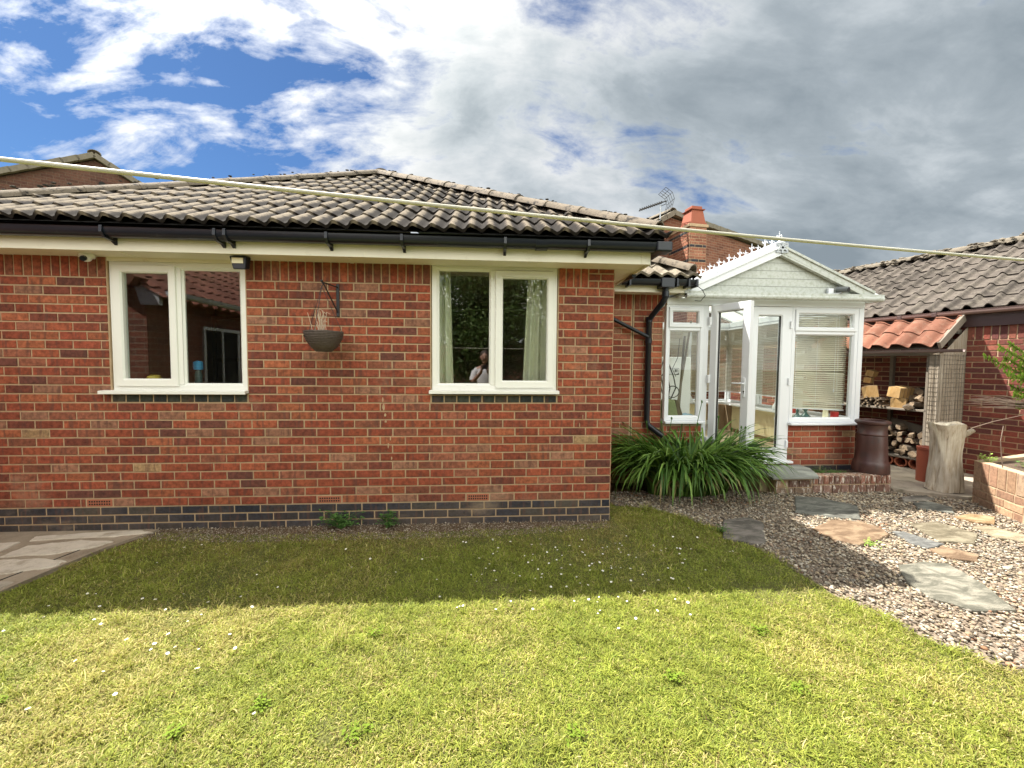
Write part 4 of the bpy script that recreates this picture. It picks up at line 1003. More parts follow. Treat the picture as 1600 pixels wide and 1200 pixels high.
# logs: six split shapes, then copies
def log_mesh(seed, L=.24, kind=0):
    rnd = random.Random(seed); pts = []
    if kind == 0:     # split wedge
        a0 = rnd.uniform(0, 1); ang = rnd.uniform(1.2, 2.4); r = rnd.uniform(.06, .085); pts = [(0,0)]
        for i in range(6): t = a0+ang*i/5; pts.append((r*math.cos(t)*rnd.uniform(.93,1.05), r*math.sin(t)*rnd.uniform(.93,1.05)))
    elif kind == 1:   # round
        r = rnd.uniform(.04,.06); pts = [(r*math.cos(t)*rnd.uniform(.9,1.1), r*math.sin(t)*rnd.uniform(.85,1.05)) for t in [i*math.pi/5 for i in range(10)]]
    elif kind == 2:   # square block
        pts = [(-.085,-.08),(.085,-.085),(.09,.075),(-.02,.09),(-.085,.07)]
    elif kind == 3:   # stick
        r = .014; pts = [(r*math.cos(t), r*math.sin(t)) for t in [i*math.pi/4 for i in range(8)]]
    cx = sum(p[0] for p in pts)/len(pts); cy = sum(p[1] for p in pts)/len(pts); pts = [(x-cx, y-cy) for x, y in pts]
    n = len(pts); K = 4; vs = []; fs = []; mi = []
    for k in range(K+1):
        t = k/K; s = 1+rnd.uniform(-.06,.06); sk = rnd.uniform(-.006,.006)*(0 if kind == 3 else 1)
        for x, z in pts: vs.append((x*s+sk, -L/2+L*t+rnd.uniform(-.006,.006)*(0 if kind == 3 else 1), z*s))
    for k in range(K):
        for i in range(n):
            j = (i+1)%n; fs.append((k*n+i, k*n+j, (k+1)*n+j, (k+1)*n+i)); mi.append(1 if (kind == 0 and (i == 0 or j == 0)) or kind == 2 else 0)
    fs.append(tuple(range(n-1,-1,-1))); mi.append(1); fs.append(tuple(K*n+i for i in range(n))); mi.append(1)
    me = bpy.data.meshes.new('log'); me.from_pydata(vs, [], fs)
    me.materials.append(M['log_bark']); me.materials.append(M['log_fresh'] if kind in (2,) else M['log_face'])
    me.polygons.foreach_set('material_index', mi)
    bm = bmesh.new(); bm.from_mesh(me); bmesh.ops.recalc_face_normals(bm, faces=bm.faces)
    if kind != 3: bmesh.ops.bevel(bm, geom=bm.edges[:], offset=.004, segments=1, affect='EDGES')
    bm.to_mesh(me); bm.free(); return me
LOGM = [log_mesh(i, random.uniform(.22,.27), 0) for i in range(6)] + [log_mesh(20+i, .24, 1) for i in range(2)]
def put_log(me, at, roll=0, yaw=0, pitch=0, label='', name='firewood_log', group='split logs in the log store', sc=1):
    o = bpy.data.objects.new(name, me); link(o); o.location = GM @ Vector(at); o.rotation_mode = 'XYZ'
    o.rotation_euler = (pitch, roll, GRZ+yaw); o.scale = (sc,)*3; tag(o, label, 'log', group); return o
blk = log_mesh(50, .24, 2); blk2 = log_mesh(51, .26, 2)
put_log(blk, (-.75,-.46,.985), 0, .35, 0, 'pale square sawn block standing on the upper shelf under another block', group=None)
put_log(blk2, (-.745,-.45,1.145), .12, -.15, 0, 'pale square sawn block resting on top of another block on the upper shelf', group=None)
put_log(blk, (-1.12,-.46,1.13), -.2, .5, 0, 'large pale block tilted on the kindling beside the conservatory corner', group=None, sc=1.1)
put_log(blk2, (-1.16,-.42,1.30), .1, .2, 0, 'small pale block on the stack by the conservatory corner', group=None, sc=.55)
put_log(blk, (-1.13,-.40,1.41), .3, .1, 0, 'small pale block on the very top of the stack by the conservatory corner', group=None, sc=.6)
up = 'weathered split log in the heap at the right end of the upper shelf'
for i, (x, y, z, r_, yw) in enumerate([(-.60,-.50,.95,.4,.3),(-.50,-.48,.95,2.2,-.4),(-.39,-.47,.955,3.8,.2),(-.55,-.42,1.045,1.1,.7),(-.44,-.44,1.05,5.0,-.3),(-.37,-.40,1.06,2.9,.4),(-.62,-.30,1.04,4.2,.1),(-.50,-.33,1.13,.9,-.2),(-.40,-.32,1.15,3.3,.3),(-.60,-.22,1.14,2.0,0),(-.50,-.2,1.24,5.6,.3),(-.66,-.2,.96,1,0),(-.40,-.25,1.24,4.1,0)]):
    put_log(LOGM[i % 8], (x,y,z), r_, yw, random.uniform(-.15,.15), up, sc=random.uniform(.85,1.1))
lo = 'dark split log in the pile on the lower shelf'
k = 0
for row in range(5):
    for c in range(8 if row < 4 else 5):
        x = -1.16+c*.108+(row % 2)*.05; z = .26+row*.088
        if x > -.36: continue
        put_log(LOGM[k % 8], (x+random.uniform(-.012,.012), -.46+random.uniform(-.03,.05), z+random.uniform(-.01,.01)), random.uniform(0,6.28), random.uniform(-.35,.35), random.uniform(-.1,.1), lo, sc=random.uniform(.8,1.0)); k += 1
stick = log_mesh(60, .30, 3); k = 0
for row in range(5):
    for c in range(9):
        x = -1.19+c*.040+random.uniform(-.008,.008); z = .922+row*.027+random.uniform(-.003,.003)
        if x > -.86-row*.01: continue
        put_log(stick, (x, -.47+random.uniform(-.03,.03), z), random.uniform(0,6), random.uniform(-.25,.25), 0, 'thin round stick in the kindling on the upper shelf', 'kindling_stick', 'kindling sticks on the upper shelf', random.uniform(.6,1.1))
# clay drain pipes under the shelf
for x, lab in ((-.80,'clay drain pipe under the log store, leftmost of the three nearest the chimney pot'),(-.64,'middle clay drain pipe of three lying under the log store'),(-.48,'clay drain pipe under the log store, rightmost of three next to the orange pot')):
    o = bpy.data.objects.new('drain_pipe', None)
    c = Vector((x,-.58,.125)); mb = MB()
    prof = [(.058,0),(.072,0),(.072,.3),(.058,.3),(.058,0)]
    mb.lathe(prof, (0,0,0), 28); mb.xf(Matrix.Translation(GM @ c) @ Matrix.Rotation(GRZ+random.uniform(-.1,.1),4,'Z') @ Matrix.Rotation(R(-90),4,'X'))
    o = build(mb, 'drain_pipe', 'terracotta', None, smooth=True); tag(o, lab, 'pipe', 'clay drain pipes under the log store')
# paved slab under the store
o = build(MB().prism([(4.87,4.34),(5.42,4.02),(5.6,4.0),(6.75,4.35),(6.3,6.3),(4.87,6.3)], -.02, .05), 'concrete_slab', 'concrete', None, bevel=.008); struct(o)

# orange pot
o = build(MB().lathe([(0,0),(.093,0),(.095,.01),(.096,.40),(.102,.405),(.103,.435),(.095,.44),(.085,.438),(.080,.41),(.08,.05),(0,.05)], (5.62,4.62,.051), 40), 'tall_pot', 'pot_orange', None, smooth=True)
tag(o, 'tall plain orange clay cylinder pot beside the bleached tree stump', 'pot')
# bleached stump
mb = MB(); seg = 44; rings = 26; vs = []; cx, cy = 5.43, 4.26; H = .79
for j in range(rings+1):
    t = j/rings; z = H*t; rad = .160-.010*math.sin(math.pi*t)+.008*math.sin(9*t)
    for i in range(seg):
        a = 2*math.pi*i/seg; lobes = 1+.045*math.sin(3*a+2*t)+.05*math.sin(5*a+1.3+t)+.03*mnoise.noise(Vector((math.cos(a)*2, math.sin(a)*2, t*2.5)))+.10*mnoise.noise(Vector((a*3.2, 3., t*.9)))
        crack = .05*max(0, 1-abs(((a-4.1-.15*math.sin(4*t)) % 6.283))/.09)+.04*max(0, 1-abs(((a-4.75-.1*t) % 6.283))/.07)
        fl = 1+.16*max(0,(t-.90)/.10)**1.2*max(0,-math.cos(a))-.10*math.exp(-((t-.78)/.12)**2)*max(0,-math.cos(a))+.12*max(0,(.12-t)/.12)*abs(math.cos(a))
        rr = rad*(lobes-crack)*fl; dz = (.012*math.sin(3*a)+.015*mnoise.noise(Vector((a*2,1,0)))) if j in (0, rings) else 0
        vs.append((cx+rr*math.cos(a), cy+rr*math.sin(a)*.85, .052+max(0,z+dz)))
fs = [(j*seg+i, j*seg+(i+1)%seg, (j+1)*seg+(i+1)%seg, (j+1)*seg+i) for j in range(rings) for i in range(seg)]
for f in range(5):       # top filled towards the middle, slightly dished
    pass
b0 = len(vs)
for k_, s_ in enumerate((.75,.45,.18)):
    for i in range(seg):
        x, y, z = vs[rings*seg+i]; vs.append((cx+(x-cx)*s_, cy+(y-cy)*s_, z-.012*(1-s_)+.006*mnoise.noise(Vector((x*20,y*20,k_)))))
prev = rings*seg
for k_ in range(3):
    nb = b0+k_*seg
    fs += [(prev+i, prev+(i+1)%seg, nb+(i+1)%seg, nb+i) for i in range(seg)]; prev = nb
fs.append(tuple(prev+i for i in range(seg))); fs.append(tuple(range(seg-1,-1,-1)))
mb.add(vs, fs)
st_ = build(mb, 'tree_stump', 'stump', None, smooth=True); tag(st_, 'bleached cracked tree stump standing on end beside the raised brick bed', 'tree stump')
mb = MB().tube([(5.52,4.24,.70),(5.59,4.20,.735),(5.645,4.18,.775)], [.05,.034,.024], 12)
build(mb, 'branch_stub', 'stump', st_, smooth=True)

# raised bed
bed = thing('raised_bed', 'raised bed walled in sunlit tan brick below the garage wall', 'raised bed', (5.9, 3.2, 0))
pl = [(5.42,3.985),(5.28,3.68),(5.14,3.36),(5.04,3.0),(5.0,2.4),(5.05,1.6)]
TAN = [(.34,.21,.13),(.38,.24,.15),(.31,.18,.115),(.36,.25,.17),(.29,.17,.11)]
mb = MB(); inn = [(x+.11, y-.02) for x, y in pl]; mb.prism(pl+inn[::-1], -.02, .47)
mb.prism([(5.42,3.985),(5.53,3.965),(6.95,4.30),(6.95,4.42)], -.02, .47)
bw_ = build(mb, 'bed_wall', 'mortar_pale', bed)
acc = 0; rows = []
vs_all = []
segs = list(zip(pl, pl[1:]))
L_ = [0]
for (a, b) in segs: L_.append(L_[-1]+math.dist(a, b))
def Pb(u, v, d):
    for i, (a, b) in enumerate(segs):
        if u <= L_[i+1]+1e-6 or i == len(segs)-1:
            t = (u-L_[i])/(L_[i+1]-L_[i]); dx, dy = (b[0]-a[0])/(L_[i+1]-L_[i]), (b[1]-a[1])/(L_[i+1]-L_[i])
            return (a[0]+dx*t*(L_[i+1]-L_[i])+dy*d, a[1]+dy*t*(L_[i+1]-L_[i])-dx*d, v)
rows = course_rows(0, L_[-1], .0, 3, .084, off=.1, cols=TAN, w=None)
n = int(L_[-1]/.112)
for i in range(n): rows.append((i*.112, (i+1)*.112, .252, .478, pick(TAN)))
bricks('bed_bricks', rows, Pb, 'brick2', bw_, proud=.006)
build(MB().prism([(5.50,3.96),(6.9,4.28),(8.0,1.6),(5.12,1.6),(5.1,2.4),(5.14,3.0),(5.24,3.35)], .0, .44), 'bed_soil', 'soil', bed)

# ================================================================== houses further off
def gable_house(name, label, A, th, left, right, depth, base, mat, verge=True, loc=None):
    """gable polygon unfolded on a plane through A rotated by th; left/right = (s, z) eave points"""
    e = Vector((math.cos(th), math.sin(th), 0)); n = Vector((-e.y, e.x, 0)); A = Vector(A)
    t = thing(name, label, 'house', (A.x, A.y, 0), th)
    loc_ = lambda s, z, d=0: (s, d, z)
    az = A.z
    mb = MB().prism_y([(left[0], base),(right[0], base),(right[0], right[1]),(0, az),(left[0], left[1])], 0, depth)
    w = build(mb, 'wall', mat, t, world=False)
    for (s, z) in (left, right):
        a = Vector((0,-.08,az+.05)); b = Vector((s*1.02,-.08,z+(z-az)*.02+.05)); a2 = a+Vector((0,depth+.16,0)); b2 = b+Vector((0,depth+.16,0)); k = Vector((0,0,.09))
        rf = build(MB().add([a,b,b2,a2,a+k,b+k,b2+k,a2+k], [(0,1,2,3),(4,5,6,7),(0,1,5,4),(1,2,6,5),(2,3,7,6),(3,0,4,7)]), 'roof', 'tile_pale', t, world=False)
        mb = MB(); d = b-a; L = d.length; m = int(L/.32)
        for i in range(m):
            p = a.lerp(b, i/m)+Vector((0,-.01,.05)); q = a.lerp(b, (i+1.08)/m)+Vector((0,-.01,.035)); mb.bar(p, q, .12, .13)
        build(mb, 'verge_tile', 'verge', rf, world=False)
    mb = MB(); ridge_line(mb, (0,-.1,az+.14), (0,depth+.1,az+.14), r=.13); build(mb, 'ridge_tile', 'verge', t, smooth=True, world=False)
    return t, w
hl, hw = gable_house('neighbour_house', 'brown brick gable of the house beyond the left hip of the roof', (-10.744,12.,7.03), R(36), (-2.9,7.03-2.9*.57), (2.2,7.03-2.2*.57), 7, 0, 'far_brick_dark')
mb = MB().tube([(.12,-.03,7.03-.62),(.12,.05,7.03-.62)], .07, 16); build(mb, 'wall_vent', 'dark', hw, world=False)
hc, hcw = gable_house('neighbour_house', 'orange brick gable with a brick chimney behind the conservatory', (5.183,11.0,5.64), R(24), (-2.6,4.2), (5.4,5.33), 6, 0, 'far_brick')
# its chimney
E24 = Matrix.Translation((5.183,11.0,0)) @ Matrix.Rotation(R(24),4,'Z')
ch = Vector((5.49, 10.35, 0))
CMt = Matrix.Translation(ch-Vector((5.183,11.0,0))); 
cm = MB().box(-.245,.245,-.22,.7,0,5.10).box(-.28,.28,-.25,.72,5.10,5.17); 
def to_local(mb, root): return mb
inv = INV[hc.name]; Cw = Matrix.Translation(ch) @ Matrix.Rotation(R(8),4,'Z')
cs = build(cm.xf(Cw), 'chimney_stack', 'mortar', hc)
rows = []
for face in range(2):
    u0, u1 = (-.245,.245) if face == 0 else (-.22,.7)
    for k in range(68):
        z = k*.075
        band = k in (66, 61, 56, 51, 46)
        rr = course_rows(u0, u1, z, 1, .075, off=.03+(k % 2)*.11, cols=BLUES if band else [(.30,.12,.07),(.26,.10,.06),(.34,.15,.09)], w=None)
        rows = rows+[(face,)+q for q in rr]
bricks('chimney_bricks', [q[1:] for q in rows if q[0] == 0], lambda u,v,d: tuple(Cw @ Vector((u,-.22-d,v))), 'brick2', cs)
bricks('chimney_bricks', [q[1:] for q in rows if q[0] == 1], lambda u,v,d: tuple(Cw @ Vector((-.245-d,u,v))), 'brick2', cs)
def frus(w0, z0, w1, z1): 
    return [(-w0,-w0,z0),(w0,-w0,z0),(w0,w0,z0),(-w0,w0,z0),(-w1,-w1,z1),(w1,-w1,z1),(w1,w1,z1),(-w1,w1,z1)], [(0,3,2,1),(4,5,6,7),(0,1,5,4),(1,2,6,5),(2,3,7,6),(3,0,4,7)]
mb = MB()
for a in ((.235,5.17,.235,5.22),(.215,5.22,.165,5.55),(.20,5.55,.21,5.575),(.15,5.575,.15,5.66)): mb.add(*frus(*a))
build(mb.xf(Cw @ Matrix.Translation((0,.0,0))), 'chimney_pot', plain('orange_chimney_pot', (.30,.085,.045), .8, .12, 8), cs, bevel=.008)
# aerial
ae = thing('tv_aerial', 'roof television aerial with comb reflector on a thin mast', 'aerial', (4.657, 10.5, 4.6))
build(MB().tube([(4.655,10.5,4.5),(4.657,10.5,5.76)], .018, 8), 'mast', 'steel', ae)
a = Vector((4.10,10.5,5.62)); b = Vector((4.82,10.5,5.885)); d = (b-a).normalized()
mb = MB().tube([a, b], .016, 6)
for i in range(11):
    p = a.lerp(b, i/12.5); mb.tube([p+Vector((0,-.07,.0)), p+Vector((0,.07,.0))], .012, 4); mb.tube([p+Vector((0,0,-.035)), p+Vector((0,0,.045))], .012, 4)
mb.tube([(4.66,10.5,5.74),(4.80,10.5,5.80),(4.82,10.5,5.88)], .009, 5)
build(mb, 'boom', 'rubber', ae)
mb = MB()
for y in (-.22,-.11,0,.11,.22):
    mb.tube([(4.69,10.5+y,6.14),(4.87,10.5+y,6.02),(4.93,10.5+y,5.86),(4.86,10.5+y,5.60)], .006, 4)
for p in ((4.69,6.14),(4.78,6.08),(4.87,6.02),(4.93,5.86),(4.895,5.73),(4.86,5.60)): mb.tube([(p[0],10.28,p[1]),(p[0],10.72,p[1])], .006, 4)
build(mb, 'reflector', 'rubber', ae)

# ================================================================== ground
def sheet(name, poly, z, mat):
    o = build(MB().add([(x,y,z) for x,y in poly], [tuple(range(len(poly)))]), name, mat, None); 
    return struct(o)
m, nt, out = newmat('far_ground'); co = objco(nt)
principled(nt, out, ramp(nt, noise(nt, co, 2, 6), [(.35,(.07,.10,.03)),(.65,(.13,.15,.05))]), 1., noise(nt, co, 40), .5, .02); M['far_ground'] = m
sheet('ground', [(-150,-150),(150,-150),(150,150),(-150,150)], -.03, 'far_ground')
m, nt, out = newmat('lawn_soil'); co = objco(nt)
sp = N(nt, 'ShaderNodeSeparateXYZ'); nt.links.new(co, sp.inputs[0])
c = ramp(nt, noise(nt, co, 3, 8, .7), [(.3,(.09,.10,.03)),(.55,(.15,.15,.05)),(.75,(.20,.16,.08))])
c = mixc(nt, ramp(nt, noise(nt, co, 60, 5), [(.4,(.0,)*3),(.7,(.6,)*3)]), c, (.05,.055,.02))
principled(nt, out, c, 1., noise(nt, co, 90, 6), 1., .015, spec=.1); M['lawn_soil'] = m
EDGE = [(1.28,4.25),(1.385,4.07),(1.70,3.97),(1.95,3.72),(2.14,3.40),(2.24,3.05),(2.27,2.70),(2.29,2.38),(2.36,2.14),(2.45,1.92),(2.58,1.72),(2.80,1.45),(3.1,1.15),(3.6,.75),(4.4,.2)]
PATH = [(-3.45,3.70),(-2.86,3.62),(-2.92,3.30),(-2.99,2.95),(-3.02,2.64),(-3.15,2.35),(-3.5,1.9),(-4.2,1.2)]
LAWN = [(-2.80,3.60),(-2.2,3.53),(-1.5,3.50),(-.8,3.49),(0,3.50),(.6,3.55),(1.20,3.64),(1.24,4.3)]+EDGE+[(4.6,-6),(-6,-6),(-6,.5)]+[PATH[-1],(-3.5,1.9),(-3.22,2.35),(-3.08,2.64),(-3.02,2.95),(-2.97,3.30)]
sheet('lawn', LAWN, .0, 'lawn_soil')
m, nt, out = newmat('bare_soil'); co = objco(nt)
c = ramp(nt, noise(nt, co, 14, 8, .75), [(.3,(.08,.052,.03)),(.6,(.15,.10,.062)),(.8,(.22,.16,.10))])
principled(nt, out, c, 1., noise(nt, co, 50, 6), 1., .02, spec=.1); M['bare_soil'] = m
sheet('soil', [(-4.6,3.0),(-2.6,3.3),(1.4,3.3),(2.2,3.9),(3.35,4.1),(3.35,5.0),(-4.6,5.0)], -.006, 'bare_soil')
m, nt, out = newmat('gravel_bed'); co = objco(nt)
v = N(nt, 'ShaderNodeTexVoronoi'); v.inputs['Scale'].default_value = 55; nt.links.new(co, v.inputs['Vector'])
c = ramp(nt, noise(nt, co, 30, 4), [(.3,(.13,.10,.07)),(.7,(.30,.24,.17))])
principled(nt, out, mixc(nt, .5, c, (.22,.17,.13)), .9, v.outputs['Distance'], 1., .01); M['gravel_bed'] = m
GRAV = EDGE+[(7.5,.2),(7.5,4.6),(4.9,4.40),(3.3,4.40),(2.9,4.5),(1.3,4.5)]
sheet('gravel_base', GRAV, -.002, 'gravel_bed')
# path and pale stones
m, nt, out = newmat('path_concrete'); co = objco(nt)
c = ramp(nt, noise(nt, co, 3, 8, .65), [(.35,(.21,.16,.11)),(.5,(.29,.23,.165)),(.68,(.38,.31,.23))])
c = mixc(nt, ramp(nt, noise(nt, co, 70, 3), [(.5,(0,0,0)),(.75,(.5,)*3)]), c, (.38,.33,.27))
principled(nt, out, c, .95, noise(nt, co, 60, 6), .6, .006, spec=.2); M['path_concrete'] = m
o = build(MB().prism([(-6,3.66),(-2.86,3.64),(-3.0,3.30),(-3.06,2.95),(-3.10,2.60),(-3.25,2.3),(-3.6,1.8),(-4.3,1.1),(-6,.5)], -.02, .014), 'path', 'path_concrete', None); struct(o)
import collections
def px2g(poly, z=.02): return poly
STONES = [[(-3.62,3.34),(-3.30,3.43),(-3.02,3.40),(-3.06,3.30),(-3.25,3.20),(-3.62,3.16)],
          [(-3.60,3.10),(-3.30,3.12),(-3.06,3.07),(-3.08,2.98),(-3.32,2.90),(-3.62,2.88)],
          [(-3.75,3.52),(-3.2,3.60),(-2.95,3.60),(-2.84,3.56),(-3.1,3.49),(-3.7,3.44)],
          [(-3.62,2.80),(-3.35,2.83),(-3.12,2.80),(-3.10,2.70),(-3.3,2.62),(-3.6,2.6)],
          [(-4.3,3.4),(-3.75,3.42),(-3.72,3.15),(-4.2,3.1)]]
SL = ['pale crazy paving stone in the path, larger one next to the concrete kerb','pale crazy paving stone in the path, second from the wall','long pale stone lying against the foot of the brick wall','mossy stone at the near end of the crazy paving path','pale stone at the far left of the crazy paving path']
def rough_poly(poly, sub=5, amp=.012):
    out = []; n = len(poly)
    for i in range(n):
        a, b = poly[i], poly[(i+1)%n]
        for k in range(sub):
            t = k/sub; q = amp if k else amp*.3; out.append((a[0]+(b[0]-a[0])*t+random.uniform(-q,q), a[1]+(b[1]-a[1])*t+random.uniform(-q,q)))
    return out
def slabstone(name, poly, z0, z1, mat, label, cat='stone', group=None, sub=5, amp=.012):
    p = rough_poly(poly, sub, amp); cx = sum(q[0] for q in p)/len(p); cy = sum(q[1] for q in p)/len(p); n = len(p)
    mb = MB(); vs = [(x,y,z0) for x,y in p]+[(x,y,z1-.006) for x,y in p]+[(cx+(x-cx)*.97,cy+(y-cy)*.97,z1) for x,y in p]
    fs = [(i,(i+1)%n,n+(i+1)%n,n+i) for i in range(n)]+[(n+i,n+(i+1)%n,2*n+(i+1)%n,2*n+i) for i in range(n)]+[tuple(2*n+i for i in range(n)), tuple(range(n-1,-1,-1))]
    o = build(mb.add(vs, fs), name, mat, None); return tag(o, label, cat, group)
for p, l in zip(STONES, SL): slabstone('paving_stone', p, .012, .024 if p is not STONES[3] else .020, 'stone_pale' if p is not STONES[3] else 'concrete', l, group='crazy paving stones by the wall')
o = build(MB().bar((-3.12,3.42,.0155),(-3.33,2.40,.0155),.008,.004), 'path_joint', 'dark', None); struct(o)
# flagstones in the gravel
def stonemat(name, a, b, sc=5):
    m, nt, out = newmat(name); co = objco(nt); f = noise(nt, mapping(nt, co, (1,2.2,1)), sc, 8, .7, .5)
    c = ramp(nt, f, [(.34, tuple(x*.7 for x in a)), (.46, a), (.56, b), (.68, tuple(min(1,x*1.3) for x in b))])
    principled(nt, out, c, .9, noise(nt, mapping(nt, co, (1,2,1)), 12, 9, .75), 1., .012, spec=.2); M[name] = m; return name
FL = [([(3.15,3.75),(3.54,4.22),(3.78,4.17),(3.97,3.89),(3.65,3.54),(3.41,3.60)], stonemat('slate_flag',(.10,.10,.088),(.16,.16,.138)), 'blue-grey flagstone in front of the brick step'),
 ([(2.98,3.13),(3.0,3.36),(3.35,3.54),(3.59,3.48),(3.64,3.33),(3.58,3.2),(3.38,3.10),(3.11,3.01)], stonemat('rust_flag',(.145,.095,.06),(.22,.155,.10)), 'rust coloured rounded flagstone with a small weed at its edge'),
 ([(3.57,3.01),(3.67,3.26),(3.76,3.25),(3.84,2.99),(3.62,2.93)], stonemat('blue_flag',(.115,.115,.11),(.18,.18,.17)), 'narrow blue flagstone between the rust and the olive flagstones'),
 ([(4.01,3.41),(4.31,3.44),(4.38,3.16),(4.10,2.98),(3.86,3.05)], stonemat('olive_flag',(.13,.11,.075),(.20,.175,.125)), 'olive brown flagstone, largest of those left of the raised bed'),
 ([(4.53,3.31),(4.7,3.32),(4.78,3.07),(4.6,2.98),(4.45,3.08)], stonemat('yellow_flag',(.20,.165,.11),(.29,.245,.17)), 'sandy yellow flagstone close to the raised bed'),
 ([(4.63,3.54),(4.9,3.61),(5.05,3.52),(4.80,3.35),(4.70,3.40)], stonemat('ochre_flag',(.23,.15,.08),(.32,.22,.13)), 'small ochre flagstone beside the raised bed wall'),
 ([(3.60,2.90),(3.78,2.97),(3.9,2.80),(3.76,2.70),(3.62,2.76)], 'rust_flag', 'small red brown flagstone next to the large pale one'),
 ([(2.05,3.21),(2.29,3.59),(2.58,3.64),(2.64,3.52),(2.36,3.10),(2.26,3.08)], stonemat('grey_flag',(.11,.10,.085),(.18,.16,.14)), 'grey flagstone at the lawn edge in front of the leafy clump'),
 ([(2.90,2.46),(3.08,2.68),(3.29,2.72),(3.49,2.69),(3.40,2.40),(3.24,2.13),(2.98,2.14),(2.86,2.28)], stonemat('pale_flag',(.13,.125,.10),(.23,.215,.175)), 'large pale flagstone nearest the camera in the gravel'),
 ([(4.55,3.80),(4.68,3.96),(4.91,3.99),(4.95,3.80),(4.77,3.64)], 'slate_flag', 'dark slate flagstone in front of the concrete slab'),
 ([(4.60,3.98),(4.74,4.14),(5.09,4.17),(5.05,4.04),(4.9,3.99)], 'grey_flag', 'brown grey flagstone touching the concrete slab')]
for p, mt, l in FL: slabstone('flagstone', p, -.01, .020+random.uniform(0,.006), mt, l, 'flagstone', 'flagstones set in the gravel', 4, .008)

# ---- inside tests
def inpoly(px, py, poly):
    r = np.zeros(len(px), bool); n = len(poly)
    for i in range(n):
        x0,y0 = poly[i]; x1,y1 = poly[(i+1)%n]
        if y0 == y1: continue
        c = ((y0 > py) != (y1 > py)) & (px < (x1-x0)*(py-y0)/(y1-y0)+x0); r ^= c
    return r
def np_mesh(name, V, F, cols, mat, nloop=None):
    """V (n,3), F list of (faces array k x m)"""
    me = bpy.data.meshes.new(name); me.vertices.add(len(V)); me.vertices.foreach_set('co', V.astype(np.float32).ravel())
    tot = sum(f.size for f in F); nf = sum(len(f) for f in F)
    me.loops.add(tot); me.polygons.add(nf)
    me.loops.foreach_set('vertex_index', np.concatenate([f.ravel() for f in F]).astype(np.int32))
    ls_ = []; s = 0
    for f in F: ls_.append(s+np.arange(len(f))*f.shape[1]); s += f.size
    me.polygons.foreach_set('loop_start', np.concatenate(ls_).astype(np.int32))
    me.update(calc_edges=True); color_attr(me, cols); me.materials.append(M[mat])
    o = bpy.data.objects.new(name, me); link(o); return o
def vnoise(x, y, s, seed=0):
    """cheap smooth value noise"""
    g = np.random.default_rng(seed).random((64,64)); X, Y = x*s, y*s; xi, yi = np.floor(X).astype(int), np.floor(Y).astype(int); fx, fy = X-xi, Y-yi
    fx = fx*fx*(3-2*fx); fy = fy*fy*(3-2*fy); a = g[xi%64, yi%64]; b = g[(xi+1)%64, yi%64]; c = g[xi%64, (yi+1)%64]; d = g[(xi+1)%64, (yi+1)%64]
    return (a*(1-fx)+b*fx)*(1-fy)+(c*(1-fx)+d*fx)*fy

